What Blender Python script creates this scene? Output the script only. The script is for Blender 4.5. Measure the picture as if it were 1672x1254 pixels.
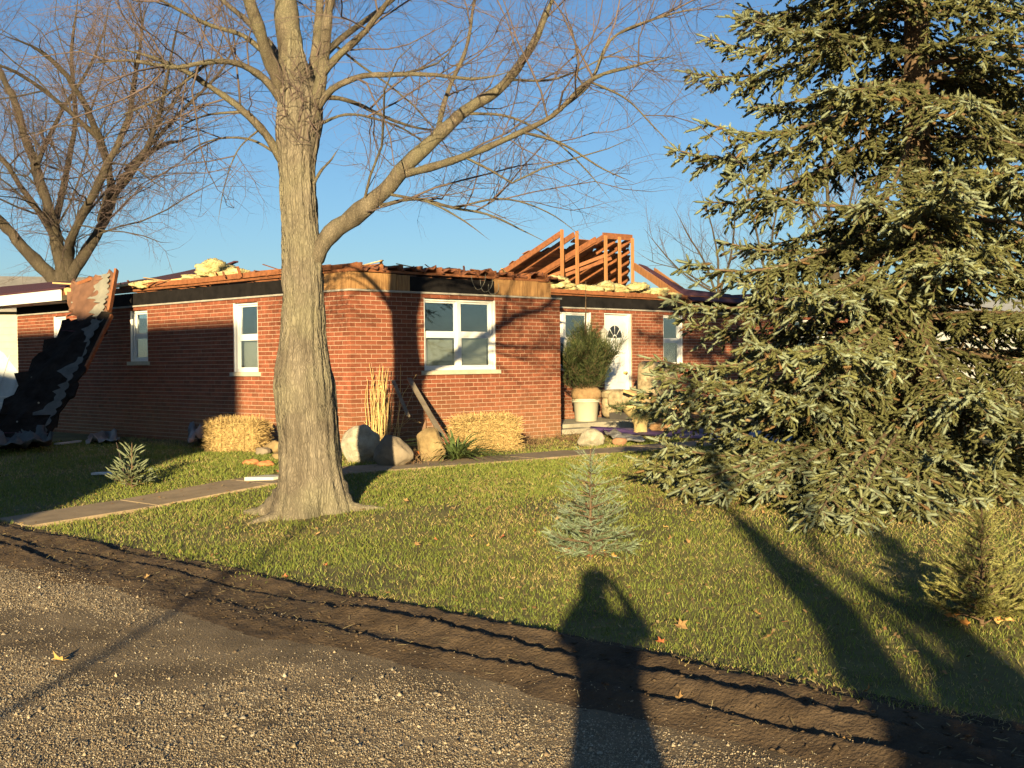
import bpy, math, random
import numpy as np
from mathutils import Vector, Matrix, Quaternion

for o in list(bpy.data.objects): bpy.data.objects.remove(o, do_unlink=True)
SC = bpy.context.scene
COL = SC.collection
rng = np.random.default_rng(11)
random.seed(5)
R = math.radians

# ------------------------------------------------------------------ camera
CAMH = 1.6
FPX = 2010.0
PIT, ROLL = R(1.0), R(-0.58)
_r = np.array([1., 0, 0]); FW = np.array([0, math.cos(PIT), -math.sin(PIT)]); _u = np.array([0, math.sin(PIT), math.cos(PIT)])
RT = _r * math.cos(ROLL) + _u * math.sin(ROLL)
UP = _u * math.cos(ROLL) - _r * math.sin(ROLL)
CAM = np.array([0, 0, CAMH])
cd = bpy.data.cameras.new('camera'); cam = bpy.data.objects.new('camera', cd); COL.objects.link(cam)
cd.sensor_width = 36; cd.lens = 36 * FPX / 1672; cd.clip_start = 0.02; cd.clip_end = 3000
m3 = Matrix(((RT[0], UP[0], -FW[0]), (RT[1], UP[1], -FW[1]), (RT[2], UP[2], -FW[2])))
cam.matrix_world = Matrix.Translation(CAM) @ m3.to_4x4()
SC.camera = cam

# ------------------------------------------------------------------ light
SUN_EL, SUN_AZ = R(10.0), R(183.6)       # azimuth clockwise from +Y (camera looks along +Y)
W = bpy.data.worlds.new('World'); SC.world = W; W.use_nodes = True
nt = W.node_tree; nt.nodes.clear()
sky = nt.nodes.new('ShaderNodeTexSky'); sky.sky_type = 'NISHITA'; sky.sun_disc = False
sky.sun_elevation = SUN_EL; sky.sun_rotation = SUN_AZ
sky.altitude = 200; sky.air_density = 1.0; sky.dust_density = 0.5; sky.ozone_density = 4.0
bg = nt.nodes.new('ShaderNodeBackground'); bg.inputs['Strength'].default_value = 0.054
wo = nt.nodes.new('ShaderNodeOutputWorld')
nt.links.new(sky.outputs[0], bg.inputs[0]); nt.links.new(bg.outputs[0], wo.inputs[0])
sd = bpy.data.lights.new('sun', 'SUN'); sd.energy = 5.0; sd.angle = R(0.55); sd.color = (1.0, 0.80, 0.47)
so = bpy.data.objects.new('sun', sd); COL.objects.link(so)
LD = Vector((-math.sin(SUN_AZ) * math.cos(SUN_EL), -math.cos(SUN_AZ) * math.cos(SUN_EL), -math.sin(SUN_EL)))
so.rotation_euler = LD.to_track_quat('-Z', 'Y').to_euler(); so.location = (0, -20, 30)
SC.view_settings.view_transform = 'Standard'; SC.view_settings.look = 'None'
SC.view_settings.exposure = 1.4; SC.view_settings.gamma = 1.0; SC.view_settings.use_curve_mapping = False
SC.render.engine = 'CYCLES'
SC.cycles.use_adaptive_sampling = True; SC.cycles.adaptive_threshold = .03; SC.cycles.max_bounces = 4; SC.cycles.diffuse_bounces = 1; SC.cycles.glossy_bounces = 2; SC.cycles.transmission_bounces = 2; SC.cycles.transparent_max_bounces = 8
SC.render.resolution_x = 1024; SC.render.resolution_y = 768

# ------------------------------------------------------------------ frames
AL = R(44.5)
F3 = np.array([math.sin(AL), math.cos(AL), 0]); L3 = np.array([-math.cos(AL), math.sin(AL), 0])
C3 = np.array([-2.41, 18.42, 0])                    # outer brick corner of the house
HOUSE_RZ = math.pi / 2 - AL
def ray(x, y): return FW + RT * (x - 836) / FPX - UP * (y - 627) / FPX
def P(x, y, d): return CAM + ray(x, y) * d           # point at forward depth d
def px(p):
    d = np.asarray(p, float) - CAM; z = d @ FW
    return 836 + FPX * (d @ RT) / z, 627 - FPX * (d @ UP) / z
def gq(q):
    t = np.clip((q - 5.2) / 4.0, 0, 1); return .27 * t * t * (3 - 2 * t)
def gz(x, y): return gq(x * F3[0] + y * F3[1])
def G(x, y):                                         # ground point under a pixel
    d = ray(x, y); t = 10.
    for i in range(60):
        p = CAM + d * t; t = (CAMH - gz(p[0], p[1])) / -d[2]
    return CAM + d * t
def QP(q, p, z=0): return np.array([F3[0] * q + L3[0] * p, F3[1] * q + L3[1] * p, z])
def HL(s, t, z): return C3 + F3 * s + L3 * t + np.array([0, 0, z])   # house local -> world
def noise1(x, seed=0):
    return (np.sin(x * 1.7 + seed) + .6 * np.sin(x * 4.1 + seed * 2.3) + .4 * np.sin(x * 9.7 + seed * 5.1) + .3 * np.sin(x * 23.3 + seed)) / 2.3
_perm = rng.random((64, 64))
def vnoise(x, y):
    x = np.asarray(x, float); y = np.asarray(y, float)
    xi = np.floor(x).astype(int); yi = np.floor(y).astype(int); fx = x - xi; fy = y - yi
    fx = fx * fx * (3 - 2 * fx); fy = fy * fy * (3 - 2 * fy)
    a = _perm[xi % 64, yi % 64]; b = _perm[(xi + 1) % 64, yi % 64]; c = _perm[xi % 64, (yi + 1) % 64]; d = _perm[(xi + 1) % 64, (yi + 1) % 64]
    return (a * (1 - fx) + b * fx) * (1 - fy) + (c * (1 - fx) + d * fx) * fy
def fbm(x, y, o=4):
    s = 0; a = .5; t = 0
    for i in range(o): s = s + a * vnoise(x * 2 ** i + i * 7.3, y * 2 ** i + i * 3.1); t += a; a *= .5
    return s / t

# ------------------------------------------------------------------ mesh helpers
def tag(o, label=None, cat=None, group=None, kind=None):
    if label: o['label'] = label
    if cat: o['category'] = cat
    if group: o['group'] = group
    if kind: o['kind'] = kind
    return o
def mesh_np(name, verts, faces, mat=None, smooth=False, colors=None):
    """verts Nx3, faces MxK (uniform) or list of tuples"""
    me = bpy.data.meshes.new(name)
    verts = np.asarray(verts, np.float32)
    if isinstance(faces, np.ndarray):
        k = faces.shape[1]; n = faces.shape[0]
        me.vertices.add(len(verts)); me.vertices.foreach_set('co', verts.ravel())
        me.loops.add(n * k); me.polygons.add(n)
        me.loops.foreach_set('vertex_index', faces.astype(np.int32).ravel())
        me.polygons.foreach_set('loop_start', np.arange(0, n * k, k, dtype=np.int32))
        me.polygons.foreach_set('loop_total', np.full(n, k, np.int32))
        me.update(calc_edges=True)
    else:
        me.from_pydata([tuple(v) for v in verts.tolist()], [], faces); me.update()
    if smooth: me.polygons.foreach_set('use_smooth', np.ones(len(me.polygons), bool))
    if colors is not None:
        ca = me.color_attributes.new('Col', 'FLOAT_COLOR', 'POINT')
        cc = np.ones((len(verts), 4), np.float32); cc[:, :3] = colors
        ca.data.foreach_set('color', cc.ravel())
    if mat: me.materials.append(mat)
    return me
def link(name, me, parent=None, loc=None, rot=None):
    o = bpy.data.objects.new(name, me); COL.objects.link(o)
    if parent: o.parent = parent
    if loc is not None: o.location = tuple(loc)
    if rot is not None: o.rotation_euler = rot
    return o
def empty(name, loc=(0, 0, 0), rz=0):
    o = bpy.data.objects.new(name, None); COL.objects.link(o); o.location = tuple(loc); o.rotation_euler = (0, 0, rz); o.empty_display_size = .2
    return o
class MB:
    def __init__(s): s.v = []; s.f = []
    def add(s, vs, fs):
        n = len(s.v); s.v += [tuple(map(float, v)) for v in vs]; s.f += [tuple(i + n for i in f) for f in fs]; return s
    def box(s, x0, x1, y0, y1, z0, z1):
        return s.add([(x0, y0, z0), (x1, y0, z0), (x1, y1, z0), (x0, y1, z0), (x0, y0, z1), (x1, y0, z1), (x1, y1, z1), (x0, y1, z1)],
                     [(0, 3, 2, 1), (4, 5, 6, 7), (0, 1, 5, 4), (1, 2, 6, 5), (2, 3, 7, 6), (3, 0, 4, 7)])
    def bar(s, a, b, w, h, up=(0, 0, 1)):
        a = np.asarray(a, float); b = np.asarray(b, float); d = b - a; d /= np.linalg.norm(d)
        u = np.asarray(up, float); x = np.cross(d, u); x /= np.linalg.norm(x); u = np.cross(x, d)
        vs = []
        for p in (a, b):
            for sx, sy in ((-1, -1), (1, -1), (1, 1), (-1, 1)): vs.append(p + x * sx * w / 2 + u * sy * h / 2)
        return s.add(vs, [(0, 1, 2, 3), (7, 6, 5, 4), (0, 4, 5, 1), (1, 5, 6, 2), (2, 6, 7, 3), (3, 7, 4, 0)])
    def prism(s, poly, z0, z1, ax=2):
        n = len(poly); vs = []
        for z in (z0, z1):
            for a, b in poly:
                vs.append({2: (a, b, z), 1: (a, z, b), 0: (z, a, b)}[ax])
        return s.add(vs, [tuple(range(n))[::-1], tuple(range(n, 2 * n))] + [(i, (i + 1) % n, n + (i + 1) % n, n + i) for i in range(n)])
    def sheet(s, quad, th):
        q = [np.asarray(p, float) for p in quad]; n = np.cross(q[1] - q[0], q[-1] - q[0]); n /= np.linalg.norm(n)
        k = len(q)
        return s.add(q + [p - n * th for p in q], [tuple(range(k)), tuple(range(2 * k - 1, k - 1, -1))] + [(i, k + i, k + (i + 1) % k, (i + 1) % k) for i in range(k)])
    def lathe(s, prof, n=24, c=(0, 0, 0), wob=0):
        vs = []; ph = random.random() * 6
        for r, z in prof:
            for i in range(n):
                a = 2 * math.pi * i / n; rr = r * (1 + wob * math.sin(3 * a + ph + z * 9))
                vs.append((c[0] + rr * math.cos(a), c[1] + rr * math.sin(a), c[2] + z))
        fs = [(j * n + i, j * n + (i + 1) % n, (j + 1) * n + (i + 1) % n, (j + 1) * n + i) for j in range(len(prof) - 1) for i in range(n)]
        fs += [tuple(range(n))[::-1], tuple((len(prof) - 1) * n + i for i in range(n))]
        return s.add(vs, fs)
    def build(s, name, mat, parent=None, smooth=False, loc=None, rot=None, bevel=0):
        me = bpy.data.meshes.new(name); me.from_pydata(s.v, [], s.f); me.update()
        if mat: me.materials.append(mat)
        if smooth: me.polygons.foreach_set('use_smooth', np.ones(len(me.polygons), bool))
        o = link(name, me, parent, loc, rot)
        if bevel:
            b = o.modifiers.new('bevel', 'BEVEL'); b.width = bevel; b.segments = 2; b.limit_method = 'ANGLE'
        return o
def tubes_mesh(name, tubes, mat, colors=None):
    """tubes: list of (pts Nx3, radii N, sides)"""
    groups = {}
    for pts, rad, sd in tubes: groups.setdefault((len(pts), sd), []).append((pts, rad))
    V = []; Fq = []; n0 = 0
    for (n, sd), L in groups.items():
        pts = np.array([np.asarray(a, float) for a, _ in L]); rad = np.array([np.asarray(b, float) for _, b in L]); T = len(L)
        t = np.gradient(pts, axis=1); t /= np.linalg.norm(t, axis=2)[..., None] + 1e-9
        ref = np.where(np.abs(t[:, :1, 2:3]) < .9, np.array([0, 0, 1.]), np.array([1., 0, 0]))
        x = np.cross(t, np.broadcast_to(ref, t.shape)); x /= np.linalg.norm(x, axis=2)[..., None] + 1e-9
        y = np.cross(t, x); a = np.arange(sd) * 2 * np.pi / sd
        ring = pts[:, :, None] + rad[..., None, None] * (np.cos(a)[:, None] * x[:, :, None] + np.sin(a)[:, None] * y[:, :, None])
        V.append(ring.reshape(-1, 3)); i, j = np.meshgrid(np.arange(n - 1), np.arange(sd), indexing='ij'); j2 = (j + 1) % sd
        f = np.stack([i * sd + j, i * sd + j2, (i + 1) * sd + j2, (i + 1) * sd + j], -1).reshape(-1, 4)
        Fq.append((f[None] + (np.arange(T) * n * sd)[:, None, None]).reshape(-1, 4) + n0); n0 += T * n * sd
    if not V: return None
    return mesh_np(name, np.concatenate(V), np.concatenate(Fq), mat, True)

# ------------------------------------------------------------------ materials
MATS = {}
def mat(name, col, rough=.8, var=.25, scale=6., bump=0., bscale=None, spec=.3, metal=0, stretch=None, col2=None, coord='Object', detail=6, rand=0, attr=None, trans=0):
    if name in MATS: return MATS[name]
    m = bpy.data.materials.new(name); m.use_nodes = True; n = m.node_tree.nodes; l = m.node_tree.links
    b = n['Principled BSDF']; b.inputs['Roughness'].default_value = rough; b.inputs['Specular IOR Level'].default_value = spec; b.inputs['Metallic'].default_value = metal
    tc = n.new('ShaderNodeTexCoord'); mp = n.new('ShaderNodeMapping'); l.new(tc.outputs[coord], mp.inputs[0])
    if stretch: mp.inputs['Scale'].default_value = stretch
    nz = n.new('ShaderNodeTexNoise'); nz.inputs['Scale'].default_value = scale; nz.inputs['Detail'].default_value = detail; nz.inputs['Roughness'].default_value = .65
    l.new(mp.outputs[0], nz.inputs[0])
    cr = n.new('ShaderNodeValToRGB'); e = cr.color_ramp.elements; e[0].position = .3; e[1].position = .7
    c = np.array(col); c2 = np.array(col2) if col2 is not None else c * (1 + var)
    e[0].color = (*(c * (1 - var)), 1); e[1].color = (*c2, 1)
    l.new(nz.outputs['Fac'], cr.inputs[0]); out = cr.outputs[0]
    if attr:
        at = n.new('ShaderNodeAttribute'); at.attribute_name = attr
        mx = n.new('ShaderNodeMix'); mx.data_type = 'RGBA'; mx.blend_type = 'MULTIPLY'; mx.inputs[0].default_value = 1
        l.new(at.outputs['Color'], mx.inputs[6]); l.new(out, mx.inputs[7]); out = mx.outputs[2]
    if rand:
        oi = n.new('ShaderNodeObjectInfo'); ge = n.new('ShaderNodeNewGeometry'); ad = n.new('ShaderNodeMath'); ad.operation = 'ADD'
        l.new(oi.outputs['Random'], ad.inputs[0]); l.new(ge.outputs['Random Per Island'], ad.inputs[1])
        fr = n.new('ShaderNodeMath'); fr.operation = 'FRACT'; l.new(ad.outputs[0], fr.inputs[0])
        mr = n.new('ShaderNodeMapRange'); mr.inputs[3].default_value = 1 - rand; mr.inputs[4].default_value = 1 + rand; l.new(fr.outputs[0], mr.inputs[0])
        hs = n.new('ShaderNodeHueSaturation'); l.new(mr.outputs[0], hs.inputs['Value']); l.new(out, hs.inputs['Color']); out = hs.outputs[0]
    l.new(out, b.inputs['Base Color'])
    if trans:
        ms = n.new('ShaderNodeMixShader'); ms.inputs[0].default_value = trans; tl = n.new('ShaderNodeBsdfTranslucent'); l.new(out, tl.inputs[0])
        l.new(b.outputs[0], ms.inputs[1]); l.new(tl.outputs[0], ms.inputs[2]); l.new(ms.outputs[0], n['Material Output'].inputs[0])
    if bump:
        n2 = n.new('ShaderNodeTexNoise'); n2.inputs['Scale'].default_value = bscale or scale * 4; n2.inputs['Detail'].default_value = 8; l.new(mp.outputs[0], n2.inputs[0])
        bp = n.new('ShaderNodeBump'); bp.inputs['Strength'].default_value = 1; bp.inputs['Distance'].default_value = bump; l.new(n2.outputs['Fac'], bp.inputs['Height']); l.new(bp.outputs[0], b.inputs['Normal'])
    MATS[name] = m; return m
def brick_mat():
    m = mat('brick', (.225, .070, .036), .9, .28, 9, .0015, 90, .2, rand=.22)
    n = m.node_tree.nodes; l = m.node_tree.links; b = n['Principled BSDF']
    # pale mud splash and lime bloom low on the wall
    src = b.inputs['Base Color'].links[0].from_socket
    ge = n.new('ShaderNodeNewGeometry'); sx = n.new('ShaderNodeSeparateXYZ'); l.new(ge.outputs['Position'], sx.inputs[0])
    mr = n.new('ShaderNodeMapRange'); mr.inputs[1].default_value = .25; mr.inputs[2].default_value = 1.25; mr.inputs[3].default_value = .62; mr.inputs[4].default_value = 0; l.new(sx.outputs['Z'], mr.inputs[0])
    nz = n.new('ShaderNodeTexNoise'); nz.inputs['Scale'].default_value = 1.1; nz.inputs['Detail'].default_value = 5; l.new(ge.outputs['Position'], nz.inputs[0])
    mu = n.new('ShaderNodeMath'); mu.operation = 'MULTIPLY'; l.new(mr.outputs[0], mu.inputs[0]); l.new(nz.outputs['Fac'], mu.inputs[1])
    mx = n.new('ShaderNodeMix'); mx.data_type = 'RGBA'; l.new(mu.outputs[0], mx.inputs[0]); l.new(src, mx.inputs[6]); mx.inputs[7].default_value = (.36, .24, .11, 1)
    l.new(mx.outputs[2], b.inputs['Base Color']); return m
M_brick = brick_mat()
M_mortar = mat('mortar', (.42, .30, .205), .95, .15, 14, .002, 120)
M_trim = mat('frieze_paint', (.36, .33, .27), .7, .25, 5)
M_black = mat('black_sheathing', (.013, .011, .010), .85, .45, 5, .002, 40, .15)
M_ply = mat('plywood', (.30, .145, .05), .75, .4, 3, .001, 60, stretch=(14, 14, 1.2), col2=(.47, .26, .10))
M_lum = mat('lumber_red', (.235, .088, .034), .8, .3, 4, .001, 50, stretch=(3, 3, 3), rand=.2)
M_lum2 = mat('lumber_pale', (.55, .36, .16), .8, .25, 4, .001, 50, rand=.2)
M_white = mat('white_paint', (.78, .76, .70), .45, .05, 4, spec=.4)
M_dirtywhite = mat('weathered_white', (.62, .61, .56), .6, .15, 3)
M_lime = mat('limestone', (.50, .44, .32), .9, .15, 10, .002, 60)
M_kraft = mat('kraft_paper', (.15, .058, .03), .8, .35, 7, .004, 20)
M_yellow = mat('yellow_insulation', (.46, .38, .16), 1, .35, 9, .02, 35, col2=(.64, .55, .27))
M_shingle = mat('maroon_shingle', (.075, .028, .038), .9, .4, 20, .004, 90)
M_deck = mat('roof_deck', (.16, .06, .03), .9, .4, 5, .003, 30, stretch=(1, 1, 1))
M_felt = mat('grey_felt', (.23, .215, .17), .9, .2, 5, .004, 30)
M_shaded_tar = mat('shaded_tar_paper', (.020, .016, .013), .95, .5, 5, .006, 20, .05)
M_brownply = mat('brown_sheathing', (.17, .085, .05), .85, .35, 3, .002, 30)
M_gyp = mat('ceiling_board', (.45, .42, .36), .9, .2, 3)
M_blind = mat('window_shade', (.72, .68, .56), .9, .06, 2)
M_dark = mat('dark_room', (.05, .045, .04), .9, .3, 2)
M_bark = None
def glass_mat():
    m = bpy.data.materials.new('window_glass'); m.use_nodes = True; n = m.node_tree.nodes; l = m.node_tree.links; n.clear()
    o = n.new('ShaderNodeOutputMaterial'); g = n.new('ShaderNodeBsdfGlossy'); g.inputs['Roughness'].default_value = .03; g.inputs[0].default_value = (.9, .95, 1, 1)
    t = n.new('ShaderNodeBsdfTransparent'); t.inputs[0].default_value = (.86, .9, .9, 1)
    lw = n.new('ShaderNodeLayerWeight'); lw.inputs[0].default_value = .5
    fr = n.new('ShaderNodeMapRange'); fr.inputs[3].default_value = .10; fr.inputs[4].default_value = .75; l.new(lw.outputs['Facing'], fr.inputs[0])
    mx = n.new('ShaderNodeMixShader'); l.new(fr.outputs[0], mx.inputs[0]); l.new(t.outputs[0], mx.inputs[1]); l.new(g.outputs[0], mx.inputs[2]); l.new(mx.outputs[0], o.inputs[0])
    return m
M_glass = glass_mat()

# ================================================================== setting: ground
def grid_qp(name, qs, ps, zf, m, smooth=True):
    Q, Pp = np.meshgrid(qs, ps, indexing='ij')
    X = F3[0] * Q + L3[0] * Pp; Y = F3[1] * Q + L3[1] * Pp; Z = zf(Q, Pp)
    n, k = len(qs), len(ps)
    i, j = np.meshgrid(np.arange(n - 1), np.arange(k - 1), indexing='ij')
    fa = np.stack([i * k + j, (i + 1) * k + j, (i + 1) * k + j + 1, i * k + j + 1], -1).reshape(-1, 4)
    return link(name, mesh_np(name, np.stack([X, Y, Z], -1).reshape(-1, 3), fa, m, smooth))
def ground_mat():
    m = mat('lawn_soil', (.13, .11, .04), .95, .35, 1.6, .012, 30, col2=(.19, .17, .06))
    return m
qs = np.concatenate([[-900, -300, -80, -20, 0, 4], np.linspace(5.2, 9.4, 30), [13, 16, 20, 30, 60, 150, 400, 900]])
ps = np.array([-900, -300, -100, -40, -15, -5, 0, 5, 10, 15, 20, 30, 60, 150, 400, 900.])
tag(grid_qp('ground', qs, ps, lambda q, p: gq(q), ground_mat()), kind='structure')
M_road = mat('gravel_dirt', (.15, .105, .058), .95, .35, 1.3, .020, 90, col2=(.30, .225, .135))
tag(grid_qp('gravel_road', np.concatenate([[-6], np.linspace(-1, 4.3, 60)]), np.concatenate([[-30], np.linspace(-6, 16, 160), [60]]),
            lambda q, p: .006 + .022 * (fbm(q * 1.6, p * 1.1) - .5) * np.clip((4.3 - q) / .5, 0, 1) + .012 * (fbm(q * 9, p * 9, 3) - .5) * np.clip((4.3 - q) / .3, 0, 1) + .006 - .006 * np.clip((q - 3.85) / .3, 0, 1), M_road), kind='structure')
RUTS = ((4.44, .24, .040), (4.74, .20, .056), (5.04, .22, .046))
def road_z(q, p): return .012 + .022 * (fbm(q * 1.6, p * 1.1) - .5) * np.clip((4.3 - q) / .5, 0, 1) + .012 * (fbm(q * 9, p * 9, 3) - .5) * np.clip((4.3 - q) / .3, 0, 1) - .006 * np.clip((q - 3.85) / .3, 0, 1)
def mud_z(q, p):
    z = .030 + 0 * q
    for k, (qk, w, a) in enumerate(RUTS):
        qc = qk + .055 * noise1(p * .45, k * 1.9) + .012 * noise1(p * 3.3, k) + .012 * (fbm(p * 4, q * 0 + k * 5.1, 4) - .5) * 2
        amp = a * np.clip(-.45 + 2.9 * fbm(p * .55 + k * 9.1, q * 0 + 3.3 * k, 3), .08, 1.6)
        u = (q - qc) / w
        rise = np.where((u > -1) & (u <= 0), np.clip(u + 1, 0, 1) ** 1.3, 0)
        fall = np.where((u > 0) & (u < .16), 1 - u / .16 * 1.35, 0)
        fall2 = np.where((u >= .16) & (u < 1.0), -.35 * (1 - (u - .16) / .84), 0)
        z = z + amp * (rise + fall + fall2)
    z = z + .020 * (fbm(q * 7, p * 2.2, 4) - .5) + .026 * (fbm(q * 17, p * 13, 4) - .5) + .016 * (fbm(q * 42 + 3, p * 38, 2) - .5)
    e = np.clip((q - 4.02 - .5 * (fbm(p * 1.1, q * 1.2, 4) - .5)) / .34, 0, 1) * np.clip((5.42 - q) / .16, 0, 1)
    return z * e - .02 * (1 - e)
M_mud = mat('mud', (.066, .043, .025), .9, .35, 3.5, .014, 55, .2, col2=(.115, .079, .047))
tag(grid_qp('mud_verge', np.linspace(3.55, 5.45, 106), np.concatenate([np.linspace(-9, -2, 30), np.linspace(-1.96, 13, 540), np.linspace(13.1, 40, 60)]), mud_z, M_mud), kind='structure')

# path of concrete slabs along the front of the house
M_conc = mat('path_concrete', (.29, .215, .13), .9, .25, 3, .003, 40)
pathroot = tag(empty('path', (0, 0, 0)), kind='structure')
edges = np.linspace(5.35, 17.6, 10)
def pc(q): return 12.45 - .085 * (q - 5.4) + .02 * math.sin(q)
for a, b in zip(edges[:-1], edges[1:]):
    a2, b2 = a + .006, b - .006; mb = MB(); vs = []
    for zo in (-.10, .022 + random.uniform(-.006, .008)):
        for q, sgn in ((a2, -1), (b2, -1), (b2, 1), (a2, 1)):
            vs.append(QP(q, pc(q) + sgn * .42, gq(q) + zo))
    mb.add(vs, [(0, 3, 2, 1), (4, 5, 6, 7), (0, 1, 5, 4), (1, 2, 6, 5), (2, 3, 7, 6), (3, 0, 4, 7)]).build('slab', M_conc, pathroot, bevel=.008)

# ================================================================== the house
MOD, CH, ZT = .2032, .0677, 2.70
house = tag(empty('brick_house', C3, HOUSE_RZ), 'red brick ranch house with its roof torn off behind the lawn', 'house')
BRK = {}
def brick_mesh(ln, dp=.09):
    k = round(ln, 3)
    if k not in BRK:
        h = .0575 / 2; x = ln / 2; c = .003
        # box with chamfered front edges (front is -y)
        vs = [(-x, dp, -h), (x, dp, -h), (x, dp, h), (-x, dp, h), (-x, c, -h), (x, c, -h), (x, c, h), (-x, c, h), (-x + c, 0, -h + c), (x - c, 0, -h + c), (x - c, 0, h - c), (-x + c, 0, h - c)]
        fs = [(8, 9, 10, 11), (4, 5, 9, 8), (5, 6, 10, 9), (6, 7, 11, 10), (7, 4, 8, 11), (0, 1, 5, 4), (1, 2, 6, 5), (2, 3, 7, 6), (3, 0, 4, 7), (3, 2, 1, 0)]
        BRK[k] = (np.array(vs), fs)
    return BRK[k]
BRICKME = {}
def wall_bricks(length, openings, par, courses=37, mirror=False):
    """bricks of a wall seen from outside, x along the wall: list of (xc, zc, len)"""
    out = []
    for j in range(courses):
        zc = ZT - (j + .5) * CH
        x = 0.0; odd = (j + par) % 2
        first = .0921 if odd else .1937
        segs = []
        xx = 0
        if odd: segs.append((0, .0921)); xx = .0921 + .0095
        while xx < length - .03:
            e = min(xx + .1937, length); segs.append((xx, e)); xx += MOD
        if mirror: segs = [(length - b, length - a) for a, b in segs]
        for a, b in segs:
            pieces = [(a, b)]
            for (o0, o1, z0, z1) in openings:
                if z0 < zc < z1:
                    np_ = []
                    for c, d in pieces:
                        if d <= o0 or c >= o1: np_.append((c, d))
                        else:
                            if c < o0 - .02: np_.append((c, o0 - .006))
                            if d > o1 + .02: np_.append((o1 + .006, d))
                    pieces = np_
            for c, d in pieces:
                if d - c > .02: out.append(((c + d) / 2, zc, d - c, j))
    return out
def make_wall(name, origin, rz, length, openings, par, depth=.2, courses=37, singles=0, mirror=False, drop=None):
    """wall local: x along, -y outward; mortar panel with openings and bricks proud of it"""
    w = MB(); zb = ZT - courses * CH
    xs = sorted(set([.0065, length - .0065] + [v for o in openings for v in o[:2]])); zs = sorted(set([zb, ZT] + [v for o in openings for v in o[2:]]))
    for a, b in zip(xs[:-1], xs[1:]):
        for c, d in zip(zs[:-1], zs[1:]):
            xm, zm = (a + b) / 2, (c + d) / 2
            if any(o[0] < xm < o[1] and o[2] < zm < o[3] for o in openings): continue
            w.box(a, b, .006, depth, c, d)
    wall = w.build(name, M_mortar, house, loc=origin, rot=(0, 0, rz))
    bl = wall_bricks(length, openings, par, courses, mirror)
    if drop: bl = [b for b in bl if not drop(b)]
    chosen = []
    if singles:
        def size(b):
            ct, st = math.cos(rz + HOUSE_RZ), math.sin(rz + HOUSE_RZ)
            o = HL(origin[0], origin[1], b[1]); return np.linalg.norm(o + np.array([ct, st, 0]) * b[0] - CAM) - (b[2] - .19) * 9
        vis = [b for b in bl if b[1] > .62 and b[2] > .08]
        chosen = sorted(vis, key=size)[:singles]
        cs = set(id(b) for b in chosen)
        bl = [b for b in bl if id(b) not in cs]
        for b in chosen:
            k = round(b[2], 3)
            if k not in BRICKME:
                v, f = brick_mesh(b[2]); me = bpy.data.meshes.new('brick'); me.from_pydata(v.tolist(), [], f); me.update(); me.materials.append(M_brick); BRICKME[k] = me
            o = link('brick', BRICKME[k], wall, (b[0] + random.uniform(-.001, .001), random.uniform(-.0022, .0022), b[1] + random.uniform(-.0008, .0008)), (random.uniform(-.006, .006), 0, random.uniform(-.006, .006)))
    V = []; Fa = []; n = 0
    for b in bl:
        v, f = brick_mesh(b[2]); V.append(v + np.array([b[0] + random.uniform(-.001, .001), random.uniform(-.0022, .0022), b[1]])); Fa += [tuple(i + n for i in q) for q in f]; n += len(v)
    me = bpy.data.meshes.new('remaining_bricks'); me.from_pydata(np.concatenate(V).tolist(), [], Fa); me.update(); me.materials.append(M_brick)
    tag(link('remaining_bricks', me, wall), kind='stuff')
    return wall
WF = (1.475, 3.065, 1.485, 2.66)            # front double window
LW = [(2.44, 3.16, 1.485, 2.66), (6.00, 6.64, 1.69, 2.66), (9.25, 9.80, 1.69, 2.66)]   # side windows (distance from the corner)
BOFF = 2.3; B0 = 4.68; BL = 17.5
BW = [(6.6 - B0, 8.17 - B0, 1.485, 2.66), (10.64 - B0, 11.36 - B0, 1.485, 2.66), (16.1 - B0, 17.75 - B0, 1.69, 2.66)]
BD = (8.60 - B0, 9.52 - B0, .40, 2.66)
LEN_L = 11.52
make_wall('front_wall', (0, 0, 0), 0, 4.67, [WF], 0, singles=300)
# side wall: seen from outside x runs from far end to the corner
make_wall('side_wall', (0, LEN_L, 0), -math.pi / 2, LEN_L, [(LEN_L - b, LEN_L - a, c, d) for a, b, c, d in LW], 1, mirror=True)
make_wall('recessed_wall', (B0, BOFF, 0), 0, BL, BW + [BD], 1)
make_wall('wing_return_wall', (4.67, 0.2, 0), math.pi / 2, BOFF - .2, [], 1)
MB().box(.2, 22, LEN_L - .2, LEN_L, .2, 2.7).box(21.98, 22.18, BOFF + .2, LEN_L - .2, .2, 2.7).build('rear_wall', M_mortar, house)
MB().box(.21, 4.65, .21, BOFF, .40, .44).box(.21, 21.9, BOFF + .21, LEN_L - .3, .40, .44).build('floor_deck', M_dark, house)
MB().box(.25, 4.6, .25, BOFF, 2.86, 2.88).box(.25, 21.9, BOFF + .01, LEN_L - .25, 2.86, 2.88).build('ceiling', M_gyp, house)
MB().box(.3, 21, 3.6, 3.64, .45, 2.85).box(3.9, 3.94, .3, 3.58, .45, 2.85).build('inner_wall', M_dark, house)

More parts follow.
